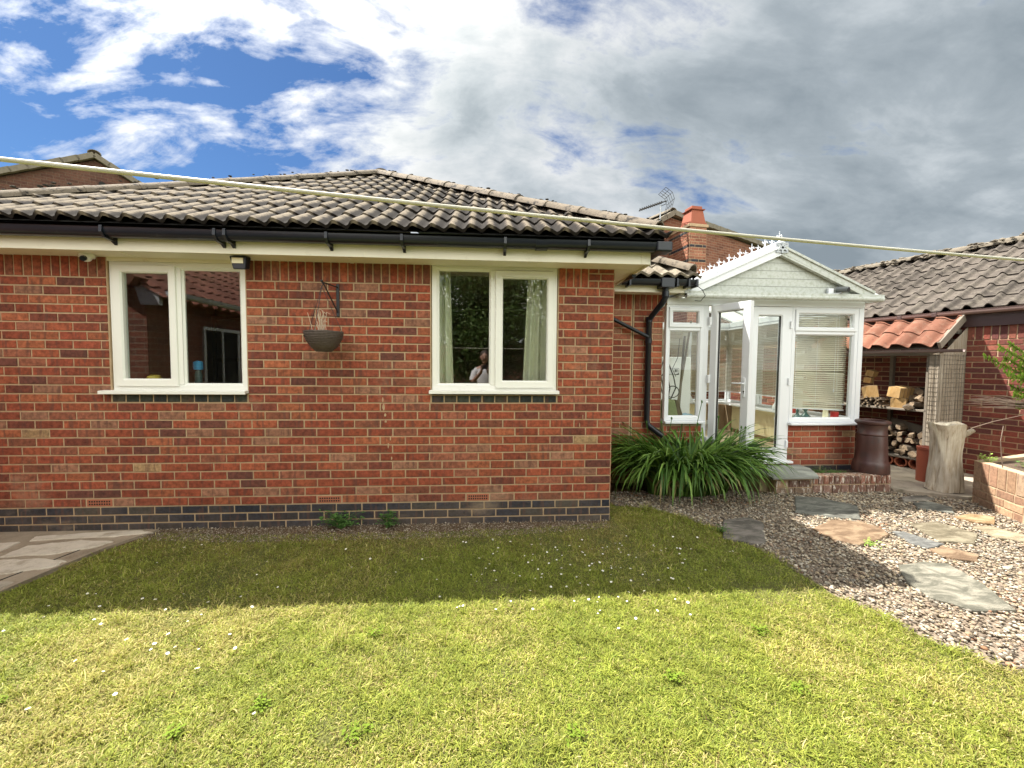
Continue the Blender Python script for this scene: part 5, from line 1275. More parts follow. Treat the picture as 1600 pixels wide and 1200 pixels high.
# ---- grass
def make_grass():
    xs = []; ys = []
    for (x0,x1,y0,y1,n) in ((-4.0,4.0,1.1,2.4,420000),(-4.3,3.0,2.4,3.75,190000),(1.15,1.95,3.6,4.25,14000),(-5,4.4,-.5,1.1,40000),(-3.5,-2.6,2.2,3.6,9000)):
        xs.append(RNG.uniform(x0,x1,n)); ys.append(RNG.uniform(y0,y1,n))
    x = np.concatenate(xs); y = np.concatenate(ys)
    jx = x+(vnoise(x,y,9,3)-.5)*.09; k = inpoly(jx, y+(vnoise(x,y,8,4)-.5)*.12, LAWN)
    bare = np.clip((y-3.20-.25*(vnoise(x,y,2.5,5)-.5))/.42, 0, 1)*(x < 1.25)         # thins out at the foot of the wall
    thin = vnoise(x,y,1.7,8)*.5+vnoise(x,y,5,9)*.5
    k &= RNG.random(len(x)) > bare*.85; k &= RNG.random(len(x)) > np.clip((thin-.56)*2.6, 0, .75)
    x, y, thin, bare = x[k], y[k], thin[k], bare[k]; n = len(x)
    dry = vnoise(x,y,1.1,11)*.45+vnoise(x,y,3.7,12)*.35+vnoise(x,y,12,13)*.2
    tuft = vnoise(x,y,14,14)
    L = RNG.uniform(.013,.033,n)*(.6+.9*tuft); L *= np.where(bare > .3, .8, 1)
    L *= np.where(vnoise(x,y,26,17) > .80, 1.9, 1.); L *= np.where(RNG.random(n) < .015, 1.8, 1)
    edge = np.exp(-((x-np.interp(y, [1.4,1.9,2.4,3.1,3.7,4.0][0:6], [2.8,2.45,2.29,2.24,1.95,1.6]))/.07)**2); L *= 1+edge*.9
    w = RNG.uniform(.0009,.0021,n); a = RNG.uniform(0,2*np.pi,n)+0; lean = RNG.uniform(.15,1.1,n); bend = RNG.uniform(.3,1.3,n)
    dx, dy = np.cos(a), np.sin(a); px_, py_ = -dy, dx
    V = np.zeros((n,7,3)); 
    for j, t in enumerate((0,.4,.75,1.)):
        h = L*t; th = lean+bend*t*.8; ox = dx*h*np.sin(th)*.9; oy = dy*h*np.sin(th)*.9; oz = np.maximum(h*np.cos(np.minimum(th,1.45)), .002*t)
        ww = w*(1-.35*t)
        if j < 3:
            V[:,2*j,0] = x+ox-px_*ww; V[:,2*j,1] = y+oy-py_*ww; V[:,2*j,2] = oz
            V[:,2*j+1,0] = x+ox+px_*ww; V[:,2*j+1,1] = y+oy+py_*ww; V[:,2*j+1,2] = oz
        else: V[:,6,0] = x+ox; V[:,6,1] = y+oy; V[:,6,2] = oz
    b = (np.arange(n)*7)[:,None]; Q = np.concatenate([b+np.array([[0,1,3,2]]), b+np.array([[2,3,5,4]])]); T = b+np.array([[4,5,6]])
    g1, g2, st, br = np.array([.195,.265,.035]), np.array([.385,.40,.075]), np.array([.60,.52,.22]), np.array([.24,.16,.07])
    r = RNG.random(n)[:,None]; c = g1*(1-r)+g2*r
    ps = np.clip((dry-.42)*1.7, .04, .5)*(1-.35*np.clip((y-2.45)/.1,0,1))+bare*.45+.22*np.clip((y-2.85-.5*(vnoise(x,y,1.6,23)-.5))/.5,0,1); s = (RNG.random(n) < ps)[:,None]; q = (RNG.random(n) < .22+.45*np.clip((y-2.7)/.4,0,1))[:,None]  # fewer straw blades past the shadow edge: greener shade put into the colour
    c = np.where(s, np.where(q, br, st), c)*RNG.uniform(.6,1.3,n)[:,None]*(.8+.4*vnoise(x,y,18,19))[:,None]
    yel = np.clip((dry-.3)*1.5,0,1)[:,None]; c = c*(1-.4*yel)+np.array([.40,.36,.07])*.4*yel
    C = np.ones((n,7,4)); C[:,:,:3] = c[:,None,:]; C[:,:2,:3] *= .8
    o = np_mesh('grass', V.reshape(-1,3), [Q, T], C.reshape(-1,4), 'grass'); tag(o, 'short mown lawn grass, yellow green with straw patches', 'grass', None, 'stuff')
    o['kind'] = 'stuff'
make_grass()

# ---- gravel
def make_gravel(name, n, region, excl, zs=0., size=(.005,.0115), cols=None, label=''):
    x0 = min(p[0] for p in region); x1 = max(p[0] for p in region); y0 = min(p[1] for p in region); y1 = max(p[1] for p in region)
    x = RNG.uniform(x0,x1,n); y = RNG.uniform(y0,y1,n); k = inpoly(x+(vnoise(x,y,7,31)-.5)*.06, y, region)
    for e in excl:
        cx = sum(p[0] for p in e)/len(e); cy = sum(p[1] for p in e)/len(e); sh = [(cx+(px-cx)*.94, cy+(py-cy)*.94) for px,py in e]; k &= ~inpoly(x,y,sh)
    x, y = x[k], y[k]; n = len(x)
    bm = bmesh.new(); bmesh.ops.create_icosphere(bm, subdivisions=1, radius=1); base = np.array([v.co[:] for v in bm.verts]); faces = np.array([[v.index for v in f.verts] for f in bm.faces]); bm.free()
    nb = len(base)
    s = RNG.uniform(size[0], size[1], n)*np.where(RNG.random(n) < .12, 1.5, 1)
    sc = np.stack([s*RNG.uniform(.8,1.5,n), s*RNG.uniform(.7,1.1,n), s*RNG.uniform(.4,.75,n)], 1)
    V = base[None]*(1+RNG.uniform(-.22,.22,(n,nb,1)))*sc[:,None,:]
    a = RNG.uniform(0,2*np.pi,n); b = RNG.uniform(-.5,.5,n)
    ca, sa, cb, sb = np.cos(a)[:,None], np.sin(a)[:,None], np.cos(b)[:,None], np.sin(b)[:,None]
    X, Y, Z = V[...,0], V[...,1], V[...,2]; Y2 = Y*cb-Z*sb; Z2 = Y*sb+Z*cb; X3 = X*ca-Y2*sa; Y3 = X*sa+Y2*ca
    V = np.stack([X3+x[:,None], Y3+y[:,None], Z2+zs+(sc[:,2]*.6+RNG.uniform(0,.012,n))[:,None]], -1)
    F = (np.arange(n)*nb)[:,None,None]+faces[None]
    pal = np.array(cols or [(.42,.36,.27),(.34,.28,.20),(.24,.19,.14),(.47,.42,.34),(.18,.14,.105),(.31,.23,.165),(.27,.245,.205),(.37,.29,.19),(.13,.105,.08)])
    red = (vnoise(x,y,2.2,40) > .72) & (RNG.random(n) < .14)
    c = pal[RNG.integers(0,len(pal),n)]*RNG.uniform(.8,1.12,n)[:,None]; c[red] = c[red]*np.array([.9,.62,.52])
    C = np.ones((n,nb,4)); C[:,:,:3] = c[:,None,:]
    o = np_mesh(name, V.reshape(-1,3), [F.reshape(-1,3)], C.reshape(-1,4), 'gravel'); tag(o, label, 'gravel'); o['kind'] = 'stuff'
bedp = [(5.42,3.985),(6.95,4.42),(8.2,1.6),(5.05,1.6),(5.0,2.4),(5.04,3.0),(5.14,3.36)]
make_gravel('gravel', 90000, [p for p in GRAV if p[1] < 9]+[], [f[0] for f in FL]+[bedp, [(4.87,4.34),(5.42,4.02),(6.8,4.3),(6.8,5)]], 0., label='mixed pale and brown angular gravel between the lawn and the raised bed')
make_gravel('soil_crumbs', 9000, [(-2.9,3.44),(-2,3.36),(0,3.36),(1.2,3.5),(1.2,3.68),(-3,3.68)], [], -.004, (.002,.006), [(.22,.16,.11),(.16,.12,.08),(.30,.24,.17),(.45,.38,.30)], 'loose crumbs of dry soil along the foot of the brick wall')

# ---- daisies
dm = MB()
for i in range(11):
    a = 2*math.pi*i/11; c, s = math.cos(a), math.sin(a); p = lambda r, t, z: (r*c-t*s, r*s+t*c, z)
    dm.add([p(.0025,-.0015,.030), p(.0025,.0015,.030), p(.010,.0022,.0315), p(.0105,-.0022,.0315)], [(0,1,2,3)])
dm.tube([(0,0,0),(0,0,.029)], .0006, 4, 1)
k0 = len(dm.f); dm.lathe([(0,.029),(.003,.030),(.002,.033),(0,.0335)], (0,0,0), 8, 2)
d0 = build(dm, 'daisy', ['daisy','weed','daisy_y'], None, fixn=False)
dl = 'small white daisy flower among the lawn grass'
pts = []
dr = random.Random(3)
while len(pts) < 180:
    u = dr.random()
    if u < .55: x, y = dr.gauss(.9,.55), dr.gauss(2.85,.3)
    elif u < .8: x, y = dr.uniform(-2.9,1.5), dr.uniform(2.3,3.3)
    else: x, y = dr.gauss(-1.9,.5), dr.gauss(2.2,.35)
    if inpoly(np.array([x]), np.array([y]), LAWN)[0] and y > 1.3 and y < 3.35 and x > -2.95: pts.append((x,y))
for i, (x, y) in enumerate(pts):
    o = d0 if i == 0 else d0.copy()
    if i: link(o)
    o.location = (x, y, .004); o.rotation_euler = (dr.uniform(-.3,.3), dr.uniform(-.3,.3), dr.uniform(0,6)); s = dr.uniform(.45,.85); o.scale = (s,s,s); tag(o, dl, 'daisy', 'daisies scattered in the lawn')

# ---- blades, weeds, shrubs
def ribbon_plant(name, label, cat, base, n, L, w, spread, mat='blade', cols=((.05,.13,.02),(.09,.20,.03),(.14,.27,.05)), seed=1, up=1.0, droop=1.0, pw=1., cone=1.):
    r = np.random.default_rng(seed); K = 9; V = np.zeros((n,K*3,3)); C = np.ones((n,K*3,4))
    for i in range(n):
        a = r.uniform(0,2*np.pi); rr = spread*np.sqrt(r.random()); bx = base[0]+rr*np.cos(a)*1.0*cone; by = base[1]+rr*np.sin(a)*.5
        ang = a+r.normal(0,.5) if rr > spread*.2 else r.uniform(0,6.28); l = r.uniform(L[0],L[1]); th = r.uniform(.05,.55)/up; dr_ = r.uniform(.9,2.2)*droop
        d = np.array([np.cos(ang),np.sin(ang)*.85]); s = np.array([-d[1],d[0]]); p = np.array([bx,by,base[2]]); ww = r.uniform(w[0],w[1]); c = np.array(cols[r.integers(len(cols))])*r.uniform(.75,1.3)
        if r.random() < .07: c = np.array([.34,.27,.12])*r.uniform(.6,1.1); l *= r.uniform(.5,.9); dr_ *= 1.3
        for j in range(K):
            t = j/(K-1); an = th+dr_*t**1.5; st = l/(K-1)
            if j: p = p+np.array([d[0]*np.sin(an),d[1]*np.sin(an),np.cos(an)])*st
            q = ww*(np.sin(np.pi*min(1,.18+.82*t))**.6)*.5 if t < 1 else .0005
            p2 = p.copy(); p2[2] = max(p2[2], .015)
            V[i,j*3,:2] = p2[:2]-s*q; V[i,j*3+1,:2] = p2[:2]; V[i,j*3+2,:2] = p2[:2]+s*q; V[i,j*3,2] = V[i,j*3+2,2] = p2[2]+q*.5; V[i,j*3+1,2] = p2[2]
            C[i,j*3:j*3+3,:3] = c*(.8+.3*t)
    b = (np.arange(n)*K*3)[:,None]; Q = []
    for j in range(K-1):
        Q += [b+np.array([[j*3,j*3+1,j*3+4,j*3+3]]), b+np.array([[j*3+1,j*3+2,j*3+5,j*3+4]])]
    o = np_mesh(name, V.reshape(-1,3), [np.concatenate(Q)], C.reshape(-1,4), mat); tag(o, label, cat); return o
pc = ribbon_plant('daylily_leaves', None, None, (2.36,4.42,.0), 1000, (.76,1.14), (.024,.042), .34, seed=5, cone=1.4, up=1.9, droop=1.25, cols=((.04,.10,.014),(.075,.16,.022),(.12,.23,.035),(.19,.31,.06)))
plant = thing('leafy_clump', 'large arching clump of strap leaved green plant at the house corner', 'plant', (2.36,4.42,0))
pc.name = 'strap_leaves'; pc.parent = plant; pc.matrix_parent_inverse = Matrix.Translation((-2.36,-4.42,0)); del_ = [pc.pop(k, None) for k in ()]
mb = MB()
for i in range(11):
    x = random.uniform(1.95,2.9); y = 4.4+random.uniform(-.2,.15); lx = random.uniform(-.14,.16); h = random.uniform(.72,1.08)
    mb.tube([(x,y,.2),(x+lx*.4,y-.03,h*.6),(x+lx,y-.06,h)], .004, 5); blob(mb, (x+lx,y-.06,h+.008), .011, (1,1,1.8), 1, .3)
s_ = build(mb, 'flower_stalk', 'weed', None); s_.parent = plant; s_.matrix_parent_inverse = Matrix.Translation((-2.36,-4.42,0))
def weed(label, x, y, r, h, n, seed, mat='weed', cat='weed', name='weed', z=0., leaf=.03):
    rn = random.Random(seed); mb = MB()
    for i in range(n):
        a = rn.uniform(0,6.28); ln = rn.uniform(.2,1)*r; hh = h*rn.uniform(.3,1)
        base = Vector((x,y,z)); tip_ = Vector((x+ln*math.cos(a), y+ln*math.sin(a)*.7, z+hh)); mid = base.lerp(tip_, .5)+Vector((0,0,hh*.25))
        mb.tube([base, mid, tip_], .0015, 4)
        for q in range(5):
            p = (mid if q < 2 else tip_)+Vector((rn.uniform(-.02,.02),rn.uniform(-.02,.02),rn.uniform(-.015,.015))); b = rn.uniform(0,6.28); l = leaf*rn.uniform(.7,1.3)
            d = Vector((math.cos(b),math.sin(b),rn.uniform(-.4,.5))); s = d.cross(Vector((0,0,1))).normalized()*l*.3
            mb.add([p, p+d*l*.5+s, p+d*l, p+d*l*.5-s], [(0,1,2,3)])
    return tag(build(mb, name, mat, None, fixn=False), label, cat)
weed('leafy green weed growing against the blue bricks, the wider one on the left', -1.28, 3.60, .20, .16, 46, 1)
weed('leafy green weed growing against the blue bricks, the narrower one on the right', -.86, 3.61, .10, .15, 30, 2)
weed('tiny bright weed at the edge of the rust flagstone', 3.22, 3.02, .08, .05, 14, 3, 'weed_light', leaf=.018)
weed('low weed on the grey flagstone at the lawn edge', 2.12, 3.36, .09, .05, 14, 4, leaf=.02)
weed('low weeds behind the step coping, in the strip under the conservatory wall', 4.25, 4.62, .30, .06, 60, 5, leaf=.02, z=.15)
weed('small bright weed on the soil at the corner of the raised bed', 5.50, 3.92, .09, .10, 16, 6, 'weed_light', z=.44, leaf=.025)
weed('low green plant in the raised bed near its front wall', 5.42, 3.42, .20, .11, 40, 7, 'weed_light', z=.44, leaf=.03)
weed('low dark plant further back in the raised bed', 5.75, 3.7, .2, .08, 30, 8, z=.44, leaf=.03)
for i, (x, y) in enumerate([(-2.1,1.78),(-1.22,1.60),(-.95,1.72),(.35,1.5),(1.45,1.66),(1.55,2.05),(-.6,2.15),(-.5,1.55),(.9,1.75)]):
    weed('flat clover-like weed patch in the sunlit lawn', x, y, .03+.012*(i % 4), .022, 7+3*(i % 3), 20+i, name='lawn_weed', mat='weed_mid', leaf=.018, z=.006)['group'] = 'small weeds in the lawn'
# feathery shrub over the bed
sh = thing('shrub', 'bright feathery shrub reaching in over the raised bed', 'shrub', (5.95, 3.95, .44))
root = Vector((6.15,3.35,.44)); mb = MB(); lf = []; lc = []
rs = random.Random(9); lv = MB()
tips = [(5.02,3.86,1.62),(5.10,3.80,1.72),(5.18,3.8,1.60),(5.12,3.75,1.45),(5.2,3.75,1.30),(5.16,3.70,1.22),(5.25,3.7,1.42),(5.3,3.85,1.75),(5.35,3.8,1.5),(5.35,3.75,1.25),(5.22,3.72,1.12),(5.5,3.8,1.85),(5.6,3.8,1.6),(5.6,3.6,1.35)]
for tx, ty, tz in tips:
    tp = Vector((tx+.27,ty,tz)); m1 = root.lerp(tp, .6)+Vector((.1,.0,.16)); mb.tube([root, m1, tp], [.012,.007,.002], 5)
    for q in range(30):
        t = .2+.8*q/29; p = (m1.lerp(tp, (t-.2)/.8))
        for sgn in (-1,1):
            d = Vector((-.5, rs.uniform(-.5,.3), sgn*rs.uniform(.3,.9))).normalized(); l = .085*(1.15-t*.7)*rs.uniform(.6,1.2)
            for w_ in range(6):
                a0 = p+d*l*w_/6; 
                for z_ in (-1,1):
                    e = (d+Vector((-.5,rs.uniform(-.3,.3),z_*.6))).normalized()*.022; s = e.cross(Vector((0,1,0))).normalized()*.005
                    lv.add([a0-s, a0+s, a0+e+s*.4, a0+e-s*.4], [(0,1,2,3)])
build(mb, 'branches', 'twig', sh, smooth=True); build(lv, 'foliage', translucent('yew_leaf', (.26,.40,.06), .4, .45), sh, fixn=False)
tw = thing('dead_twigs', 'bare brown twigs hanging over the raised bed under the shrub', 'twigs', (6.1,3.4,.44)); mb = MB()
for i in range(26):
    tz = rs.uniform(1.08,1.22); tx = rs.uniform(5.0,5.3); tp = Vector((tx, 3.75+rs.uniform(-.1,.1), tz)); mb.tube([(6.1,3.4,.6),(5.75,3.6,1.1+rs.uniform(-.05,.05)), tp+Vector((.12,0,.0)), tp], [.008,.004,.003,.001], 4)
mb.tube([(5.7,3.8,1.0),(5.35,3.8,.93),(5.1,3.8,.86)], .004, 5); mb.tube([(5.33,3.7,.9),(5.28,3.68,.75),(5.3,3.68,.6),(5.33,3.68,.44)], .004, 5)
build(mb, 'twig_cluster', 'twig', tw)

# ================================================================== washing line just above the viewer
line = thing('washing_line', 'thick off-white washing line stretched across the garden', 'washing line', (0,.74,1.74))
P0, P1 = Vector((-3.9,.165,1.93)), Vector((5.3,1.45,1.86)); mb = MB(); pts = []
n = 60
for i in range(n+1):
    t = i/n; p = P0.lerp(P1, t); sag = .142*(1-((t-.46)/.5)**2); pts.append(p-Vector((0,0,sag)))
mb.tube(pts, .0033, 10); build(mb, 'cord', 'white_rope', line, smooth=True)
for x, y, z, l in ((-3.9,.165,1.93,'left'),(5.3,1.45,1.86,'right')):
    t = thing('line_post', 'galvanised washing line post out of view at the %s end of the line' % l, 'post', (x,y,0))
    build(MB().tube([(x,y,-.02),(x,y,2.1)], .022, 14), 'pole', 'steel', t, smooth=True); build(MB().tube([(x,y,z),(x+(.05 if x < 0 else -.05),y,z)], .008, 8), 'hook', 'steel', t)

# ================================================================== behind the viewer (seen only in the panes)
nb = thing('garden_house', 'brick building with clay tile roof along the left edge of the garden', 'house', (-5.8,-1.,0))
GX, GEZ = -4.25, 2.36
mb = MB().prism_y([(-8.2,0),(GX,0),(GX,GEZ),(-6.2,GEZ+1.3),(-8.2,GEZ)], -5.2, 2.1)
w_ = build(mb, 'wall', 'back_brick', nb)
build(MB().prism_y([(GX-.02,GEZ-.16),(GX+.2,GEZ-.16),(GX+.2,GEZ-.02),(GX-.1,GEZ+.12)], 2.102, 2.16), 'eaves_box', 'upvc_w', nb)
for y0 in (1.1, -.1, -1.5):
    wq = build(MB().box(GX-.03, GX+.012, y0-.8, y0, .9, 2.0), 'window_pane', 'dark', nb); build(MB().box(GX+.002,GX+.03,y0-.84,y0+.04,.86,.91).box(GX+.002,GX+.03,y0-.84,y0+.04,1.98,2.03).box(GX+.002,GX+.03,y0-.84,y0-.79,.91,1.98).box(GX+.002,GX+.03,y0-.01,y0+.04,.91,1.98).box(GX+.002,GX+.03,y0-.42,y0-.38,.91,1.98), 'frame', 'upvc_w', wq)
A = Vector((-6.2,2.18,GEZ+1.36)); B = Vector((GX+.24,2.18,GEZ+1.36-(6.2+GX+.24)*.667))
B2 = Vector((-8.4,2.18,GEZ+1.36-2.2*.667))
nr = roof_tiles('roof', nb, 'tile_back', B+Vector((0,-7.5,0)), (0,1,0), A-B, 7.5, (A-B).length, ppr=6, roll=.2, amp=.035, gauge=.3)
build(MB().add([A,B2,B2-Vector((0,7.5,0)),A-Vector((0,7.5,0))],[(0,1,2,3)]), 'roof_side', 'tile_back', nr)
mb = MB(); L = (B-A).length
for i in range(int(L/.33)): mb.bar(A.lerp(B, i*.33/L)+Vector((0,0,.06)), A.lerp(B, min(1,(i+1.06)*.33/L))+Vector((0,0,.045)), .20, .13)
build(mb, 'verge_tile', 'pantile', nr)
mb = MB(); gutter(mb, (GX+.29, 2.1, GEZ+.02), (GX+.29, -5.2, GEZ+.02), out=(1,0,0)); build(mb, 'gutter', 'upvc_w', nb, smooth=True)
gx = MB().prism_y([(-9,0),(9,0),(9,2.3),(-9,2.3)], -9.2, -9.0)
tag(build(gx, 'rear_wall', 'back_brick', None), 'long brick wall behind the viewer beyond the tree', 'wall')
def tree(name, label, x, y, h, cr, seed, n=42000, col=((.05,.10,.02),(.09,.16,.03),(.13,.21,.05)), low=.35):
    r = np.random.default_rng(seed); rr = random.Random(seed)
    t = thing(name, label, 'tree', (x,y,0)); mb = MB(); mb.tube([(x,y,-.05),(x+.05,y,h*.3),(x-.03,y+.03,h*.62)], [.13,.09,.05], 10); cl = []
    for i in range(15):
        a = rr.uniform(0,6.28); z = rr.uniform(low,h*.95); q = cr*math.sin(math.pi*min(1,(z-low*.4)/(h-low*.4)))**.6*rr.uniform(.45,.9); e = Vector((x+q*math.cos(a), y+q*math.sin(a), z)); s = Vector((x,y,max(.3,z-q*.6)))
        mb.tube([s, s.lerp(e,.5)+Vector((0,0,.08)), e], [.04,.022,.008], 6); cl.append(e)
    build(mb, 'trunk', 'twig', t, smooth=True)
    for i in range(20): z = rr.uniform(low,h); q = cr*rr.uniform(0,.55); a = rr.uniform(0,6.28); cl.append(Vector((x+q*math.cos(a), y+q*math.sin(a), z)))
    cl = np.array([c[:] for c in cl]); ci = r.integers(0,len(cl),n); P = cl[ci]+r.normal(0,1,(n,3))*np.array([.2,.2,.17])*cr/.9
    a = r.uniform(0,2*np.pi,n); b = r.uniform(-1,1,n); D = np.stack([np.cos(a)*np.cos(b),np.sin(a)*np.cos(b),np.sin(b)],1); S = np.cross(D, r.normal(0,1,(n,3))); S /= np.linalg.norm(S,axis=1)[:,None]
    l = r.uniform(.06,.11,n)[:,None]; V = np.stack([P, P+D*l*.5+S*l*.3, P+D*l, P+D*l*.5-S*l*.3],1); C = np.ones((n,4,4)); C[:,:,:3] = np.array(col)[r.integers(0,3,n)][:,None,:]*r.uniform(.7,1.2,n)[:,None,None]
    o = np_mesh('crown', V.reshape(-1,3), [np.arange(4*n).reshape(-1,4)], C.reshape(-1,4), 'leaf'); o.parent = t; o.matrix_parent_inverse = Matrix.Translation((-x,-y,0))
tree('garden_tree', 'dense leafy tree behind the viewer, straight opposite the right window', -.1, -2.6, 3.9, 1.5, 3)
tree('garden_tree', 'loose leafy tree behind the viewer, further right', 1.9, -3.3, 3.6, 1.4, 4)
tree('garden_tree', 'broad leafy tree behind the viewer, furthest right', 4.6, -4.0, 3.2, 1.4, 5)
# the photographer, mirrored in the right window
def person():
    base = Vector((.0,-.36,0)); J = {}
    def v(k, x, y, z, r, p=None): J[k] = ((x,y,z), r, p)
    v('pelvis',0,-.02,.92,.135); v('waist',0,-.02,1.06,.125,'pelvis'); v('chest',0,-.01,1.26,.15,'waist'); v('neckb',0,-.02,1.42,.075,'chest'); v('neck',0,0,1.49,.055,'neckb')
    for s, n in ((-1,'l'),(1,'r')):
        v('sh'+n,s*.17,-.02,1.38,.062,'neckb'); v('el'+n,s*.24,.06,1.13,.045,'sh'+n); v('wr'+n,s*.075,.27,1.33,.03,'el'+n); v('pa'+n,s*.055,.295,1.385,.03,'wr'+n)
        v('hi'+n,s*.09,-.02,.86,.10,'pelvis'); v('kn'+n,s*.11,.01,.48,.062,'hi'+n); v('an'+n,s*.12,-.03,.09,.042,'kn'+n); v('to'+n,s*.14,.13,.035,.035,'an'+n)
    ks = list(J); me = bpy.data.meshes.new('body'); me.from_pydata([J[k][0] for k in ks], [(ks.index(J[k][2]), ks.index(k)) for k in ks if J[k][2]], [])
    t = thing('person', 'person in a white shirt holding up a phone, mirrored in the right window', 'person', tuple(base))
    o = bpy.data.objects.new('body', me); link(o, t); me.materials.append(M['skin'])
    sk = o.modifiers.new('skin','SKIN'); me.skin_vertices[0].data  # created by the modifier
    for i, k in enumerate(ks): me.skin_vertices[0].data[i].radius = (J[k][1],)*2
    me.skin_vertices[0].data[0].use_root = True
    o.modifiers.new('sub','SUBSURF').render_levels = 2; o.modifiers['sub'].levels = 2
    mb = MB(); blob(mb, (0,.02,1.63), .105, (.78,.95,1.15), 3, .02); blob(mb, (0,.125,1.61), .018, (.8,1,1.4), 2, 0)
    for s in (-1,1): blob(mb, (s*.085,.01,1.62), .028, (.4,.8,1.2), 2, 0); 
    build(mb, 'head', 'skin', t, smooth=True, world=False)
    mb = MB(); [blob(mb, (s*.034,.108,1.645), .011, (1,.6,.7), 2, 0) for s in (-1,1)]; mb.box(-.022,.022,.112,.118,1.565,1.571); build(mb, 'eyes_mouth', 'hair', t, world=False)
    mb = MB(); blob(mb, (0,.0,1.675), .105, (.84,.98,.95), 3, .08); build(mb, 'hair', 'hair', t, smooth=True, world=False)
    mb = MB(); mb.lathe([(.175,.86),(.18,1.0),(.175,1.15),(.185,1.3),(.15,1.40),(.085,1.445),(.07,1.45)], (0,0,0), 24)
    mb.v = [(x, y*.72-.015, z) for x, y, z in mb.v]
    for s in (-1,1): mb.tube([(s*.13,-.02,1.375),(s*.185,-.01,1.33),(s*.235,.045,1.17)], [.075,.075,.066], 14)
    build(mb, 'shirt', 'shirt', t, smooth=True, world=False)
    mb = MB()
    for s in (-1,1): mb.tube([(s*.085,-.02,.95),(s*.1,-.02,.7),(s*.112,.005,.48),(s*.12,-.025,.1)], [.115,.1,.078,.065], 14)
    build(mb, 'trousers', 'jeans', t, smooth=True, world=False)
    mb = MB()
    for s in (-1,1): blob(mb, (s*.135,.05,.045), .13, (.42,1.1,.34), 2, 0)
    build(mb, 'shoes', 'hair', t, smooth=True, world=False)
    for s in (-1,1):
        mb = MB()
        for i in range(4): z = 1.375+.018*i; mb.tube([(s*.058,.30,z),(s*.078,.32,z+.004),(s*.072,.338,z+.004),(s*.05,.343,z+.002)], [.0085,.008,.0075,.006], 8)
        mb.tube([(s*.05,.285,1.37),(s*.035,.30,1.395),(s*.03,.31,1.42)], [.011,.010,.008], 8)
        build(mb, 'hand', 'skin', t, smooth=True, world=False)
    build(MB().box(-.075,.075,.322,.331,1.40,1.475), 'phone', 'black', t, bevel=.003, world=False)
person()

# ================================================================== light, sky, camera
sun_v = Vector((-1.40, .84, 2.56)).normalized()
ld = bpy.data.lights.new('sun', 'SUN'); ld.energy = 4.2; ld.angle = R(.55); ld.color = (1, .95, .86)
lo_ = bpy.data.objects.new('sun', ld); link(lo_); lo_.rotation_euler = sun_v.to_track_quat('Z', 'Y').to_euler(); lo_.location = (0,0,30)
w = bpy.data.worlds.new('World'); scene.world = w; w.use_nodes = True; nt = w.node_tree; nt.nodes.clear()
out = nt.nodes.new('ShaderNodeOutputWorld'); bg = nt.nodes.new('ShaderNodeBackground'); nt.links.new(bg.outputs[0], out.inputs[0])
sky = nt.nodes.new('ShaderNodeTexSky'); sky.sky_type = 'NISHITA'; sky.sun_disc = False
sky.sun_elevation = math.asin(sun_v.z); sky.sun_rotation = math.atan2(sun_v.x, sun_v.y); sky.air_density = 1.0; sky.dust_density = .3; sky.ozone_density = 2.5
tc = nt.nodes.new('ShaderNodeTexCoord'); g = tc.outputs['Generated']
sp = nt.nodes.new('ShaderNodeSeparateXYZ'); nt.links.new(g, sp.inputs[0])
zc = math_(nt, 'ADD', math_(nt, 'MAXIMUM', sp.outputs[2], 0.), .45)
cb = nt.nodes.new('ShaderNodeCombineXYZ'); nt.links.new(math_(nt, 'DIVIDE', sp.outputs[0], zc), cb.inputs[0]); nt.links.new(math_(nt, 'DIVIDE', sp.outputs[1], zc), cb.inputs[1])
P = cb.outputs[0]
n1 = noise(nt, mapping(nt, P, (1,1,1), (0,0,.5), (3.1,1.7,0)), 2.1, 13, .61, .3)
n2 = noise(nt, mapping(nt, P, (1.3,3.0,1), (0,0,-.55), (7.3,2.2,0)), 2.6, 12, .60, .5)
n3 = noise(nt, mapping(nt, P, (1,1.8,1), (0,0,-.55), (5,5,0)), 9, 10, .62, .4)
# cloud cover grows to the right (+x): thick grey bank there, broken streaky white cloud on blue to the left
px_ = sp.outputs[0]
cov = math_(nt, 'ADD', math_(nt, 'MULTIPLY', n1, .38), math_(nt, 'MULTIPLY', n2, .44))
cov = math_(nt, 'ADD', cov, math_(nt, 'MULTIPLY', n3, .18))
cov = math_(nt, 'ADD', cov, math_(nt, 'MULTIPLY', math_(nt, 'ADD', px_, .52), .13))
mask = ramp(nt, cov, [(.47,(0,0,0)),(.51,(.35,)*3),(.575,(1,1,1))])
n4 = noise(nt, mapping(nt, P, (1,1.3,1), (0,0,.2), (1.6,9,0)), 2.2, 10, .56, .3)
dens = math_(nt, 'ADD', math_(nt, 'ADD', math_(nt, 'MULTIPLY', cov, .7), math_(nt, 'MULTIPLY', n4, .62)), math_(nt, 'MULTIPLY', px_, .10))
dens = math_(nt, 'SUBTRACT', dens, math_(nt, 'MULTIPLY', sp.outputs[2], .08))
thick = ramp(nt, dens, [(.59,(2.7,2.75,2.8)),(.66,(2.3,2.4,2.48)),(.73,(1.75,1.92,2.05)),(.80,(1.28,1.46,1.60)),(.92,(.85,1.02,1.16))])
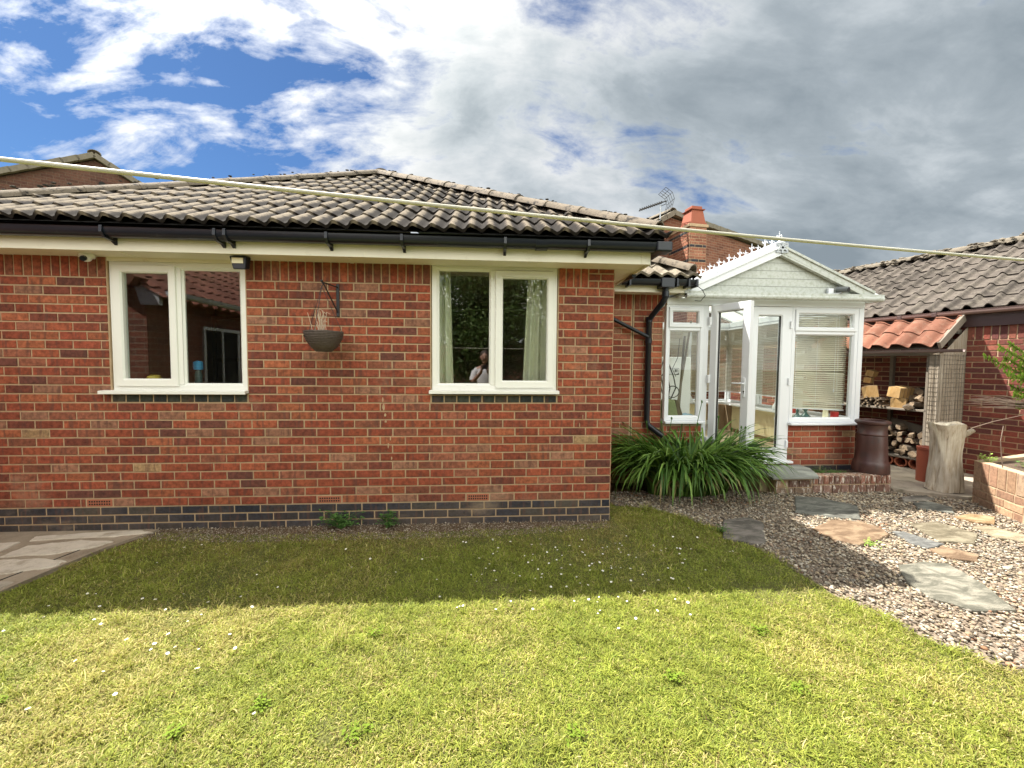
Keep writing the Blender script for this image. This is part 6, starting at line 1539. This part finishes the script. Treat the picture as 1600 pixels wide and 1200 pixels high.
# added fill light: unseen cloud behind the viewer and round the sun is boosted
vd = nt.nodes.new('ShaderNodeVectorMath'); vd.operation = 'DOT_PRODUCT'; nt.links.new(g, vd.inputs[0]); vd.inputs[1].default_value = tuple(sun_v)
halo_fill = math_(nt, 'MULTIPLY', math_(nt, 'POWER', math_(nt, 'MAXIMUM', vd.outputs['Value'], 0.), 9.), 5.)
front = math_(nt, 'MULTIPLY', math_(nt, 'MAXIMUM', math_(nt, 'MULTIPLY', sp.outputs[1], -1.), 0.), 6.5)
fill_gain = math_(nt, 'ADD', math_(nt, 'ADD', halo_fill, front), 1.)
gc = nt.nodes.new('ShaderNodeCombineXYZ'); [nt.links.new(math_(nt, 'MULTIPLY', fill_gain, k) if False else math_(nt, 'ADD', math_(nt, 'MULTIPLY', math_(nt, 'SUBTRACT', fill_gain, 1.), k), 1.), gc.inputs[i]) for i, k in enumerate((1.08, 1.0, .84))]
thick = mixc(nt, 1., thick, gc.outputs[0], 'MULTIPLY')
skyc = mixc(nt, 1., sky.outputs[0], (.18,.26,.345), 'MULTIPLY')
nt.links.new(mixc(nt, mask, skyc, thick), bg.inputs['Color']); bg.inputs['Strength'].default_value = .1

F_, YAW, PITCH, ROLL = 620., math.atan(43/620.), math.atan(30.3/620.), .008
cd = bpy.data.cameras.new('camera'); cd.sensor_width = 36; cd.lens = F_/1600*36; cd.clip_start = .02; cd.clip_end = 500
co_ = bpy.data.objects.new('camera', cd); link(co_)
f = Vector((math.sin(YAW)*math.cos(PITCH), math.cos(YAW)*math.cos(PITCH), -math.sin(PITCH))); r = Vector((math.cos(YAW), -math.sin(YAW), 0)); u = r.cross(f)
r2 = r*math.cos(ROLL)+u*math.sin(ROLL); u2 = -r*math.sin(ROLL)+u*math.cos(ROLL)
co_.matrix_world = Matrix.Translation((0,0,1.49)) @ Matrix((r2, u2, -f)).transposed().to_4x4()
scene.camera = co_
vs_ = scene.view_settings; vs_.view_transform = 'Standard'; vs_.look = 'None'; vs_.exposure = 1.7; vs_.gamma = 1
scene.cycles.max_bounces = 8; scene.cycles.transparent_max_bounces = 16; scene.cycles.use_denoising = True
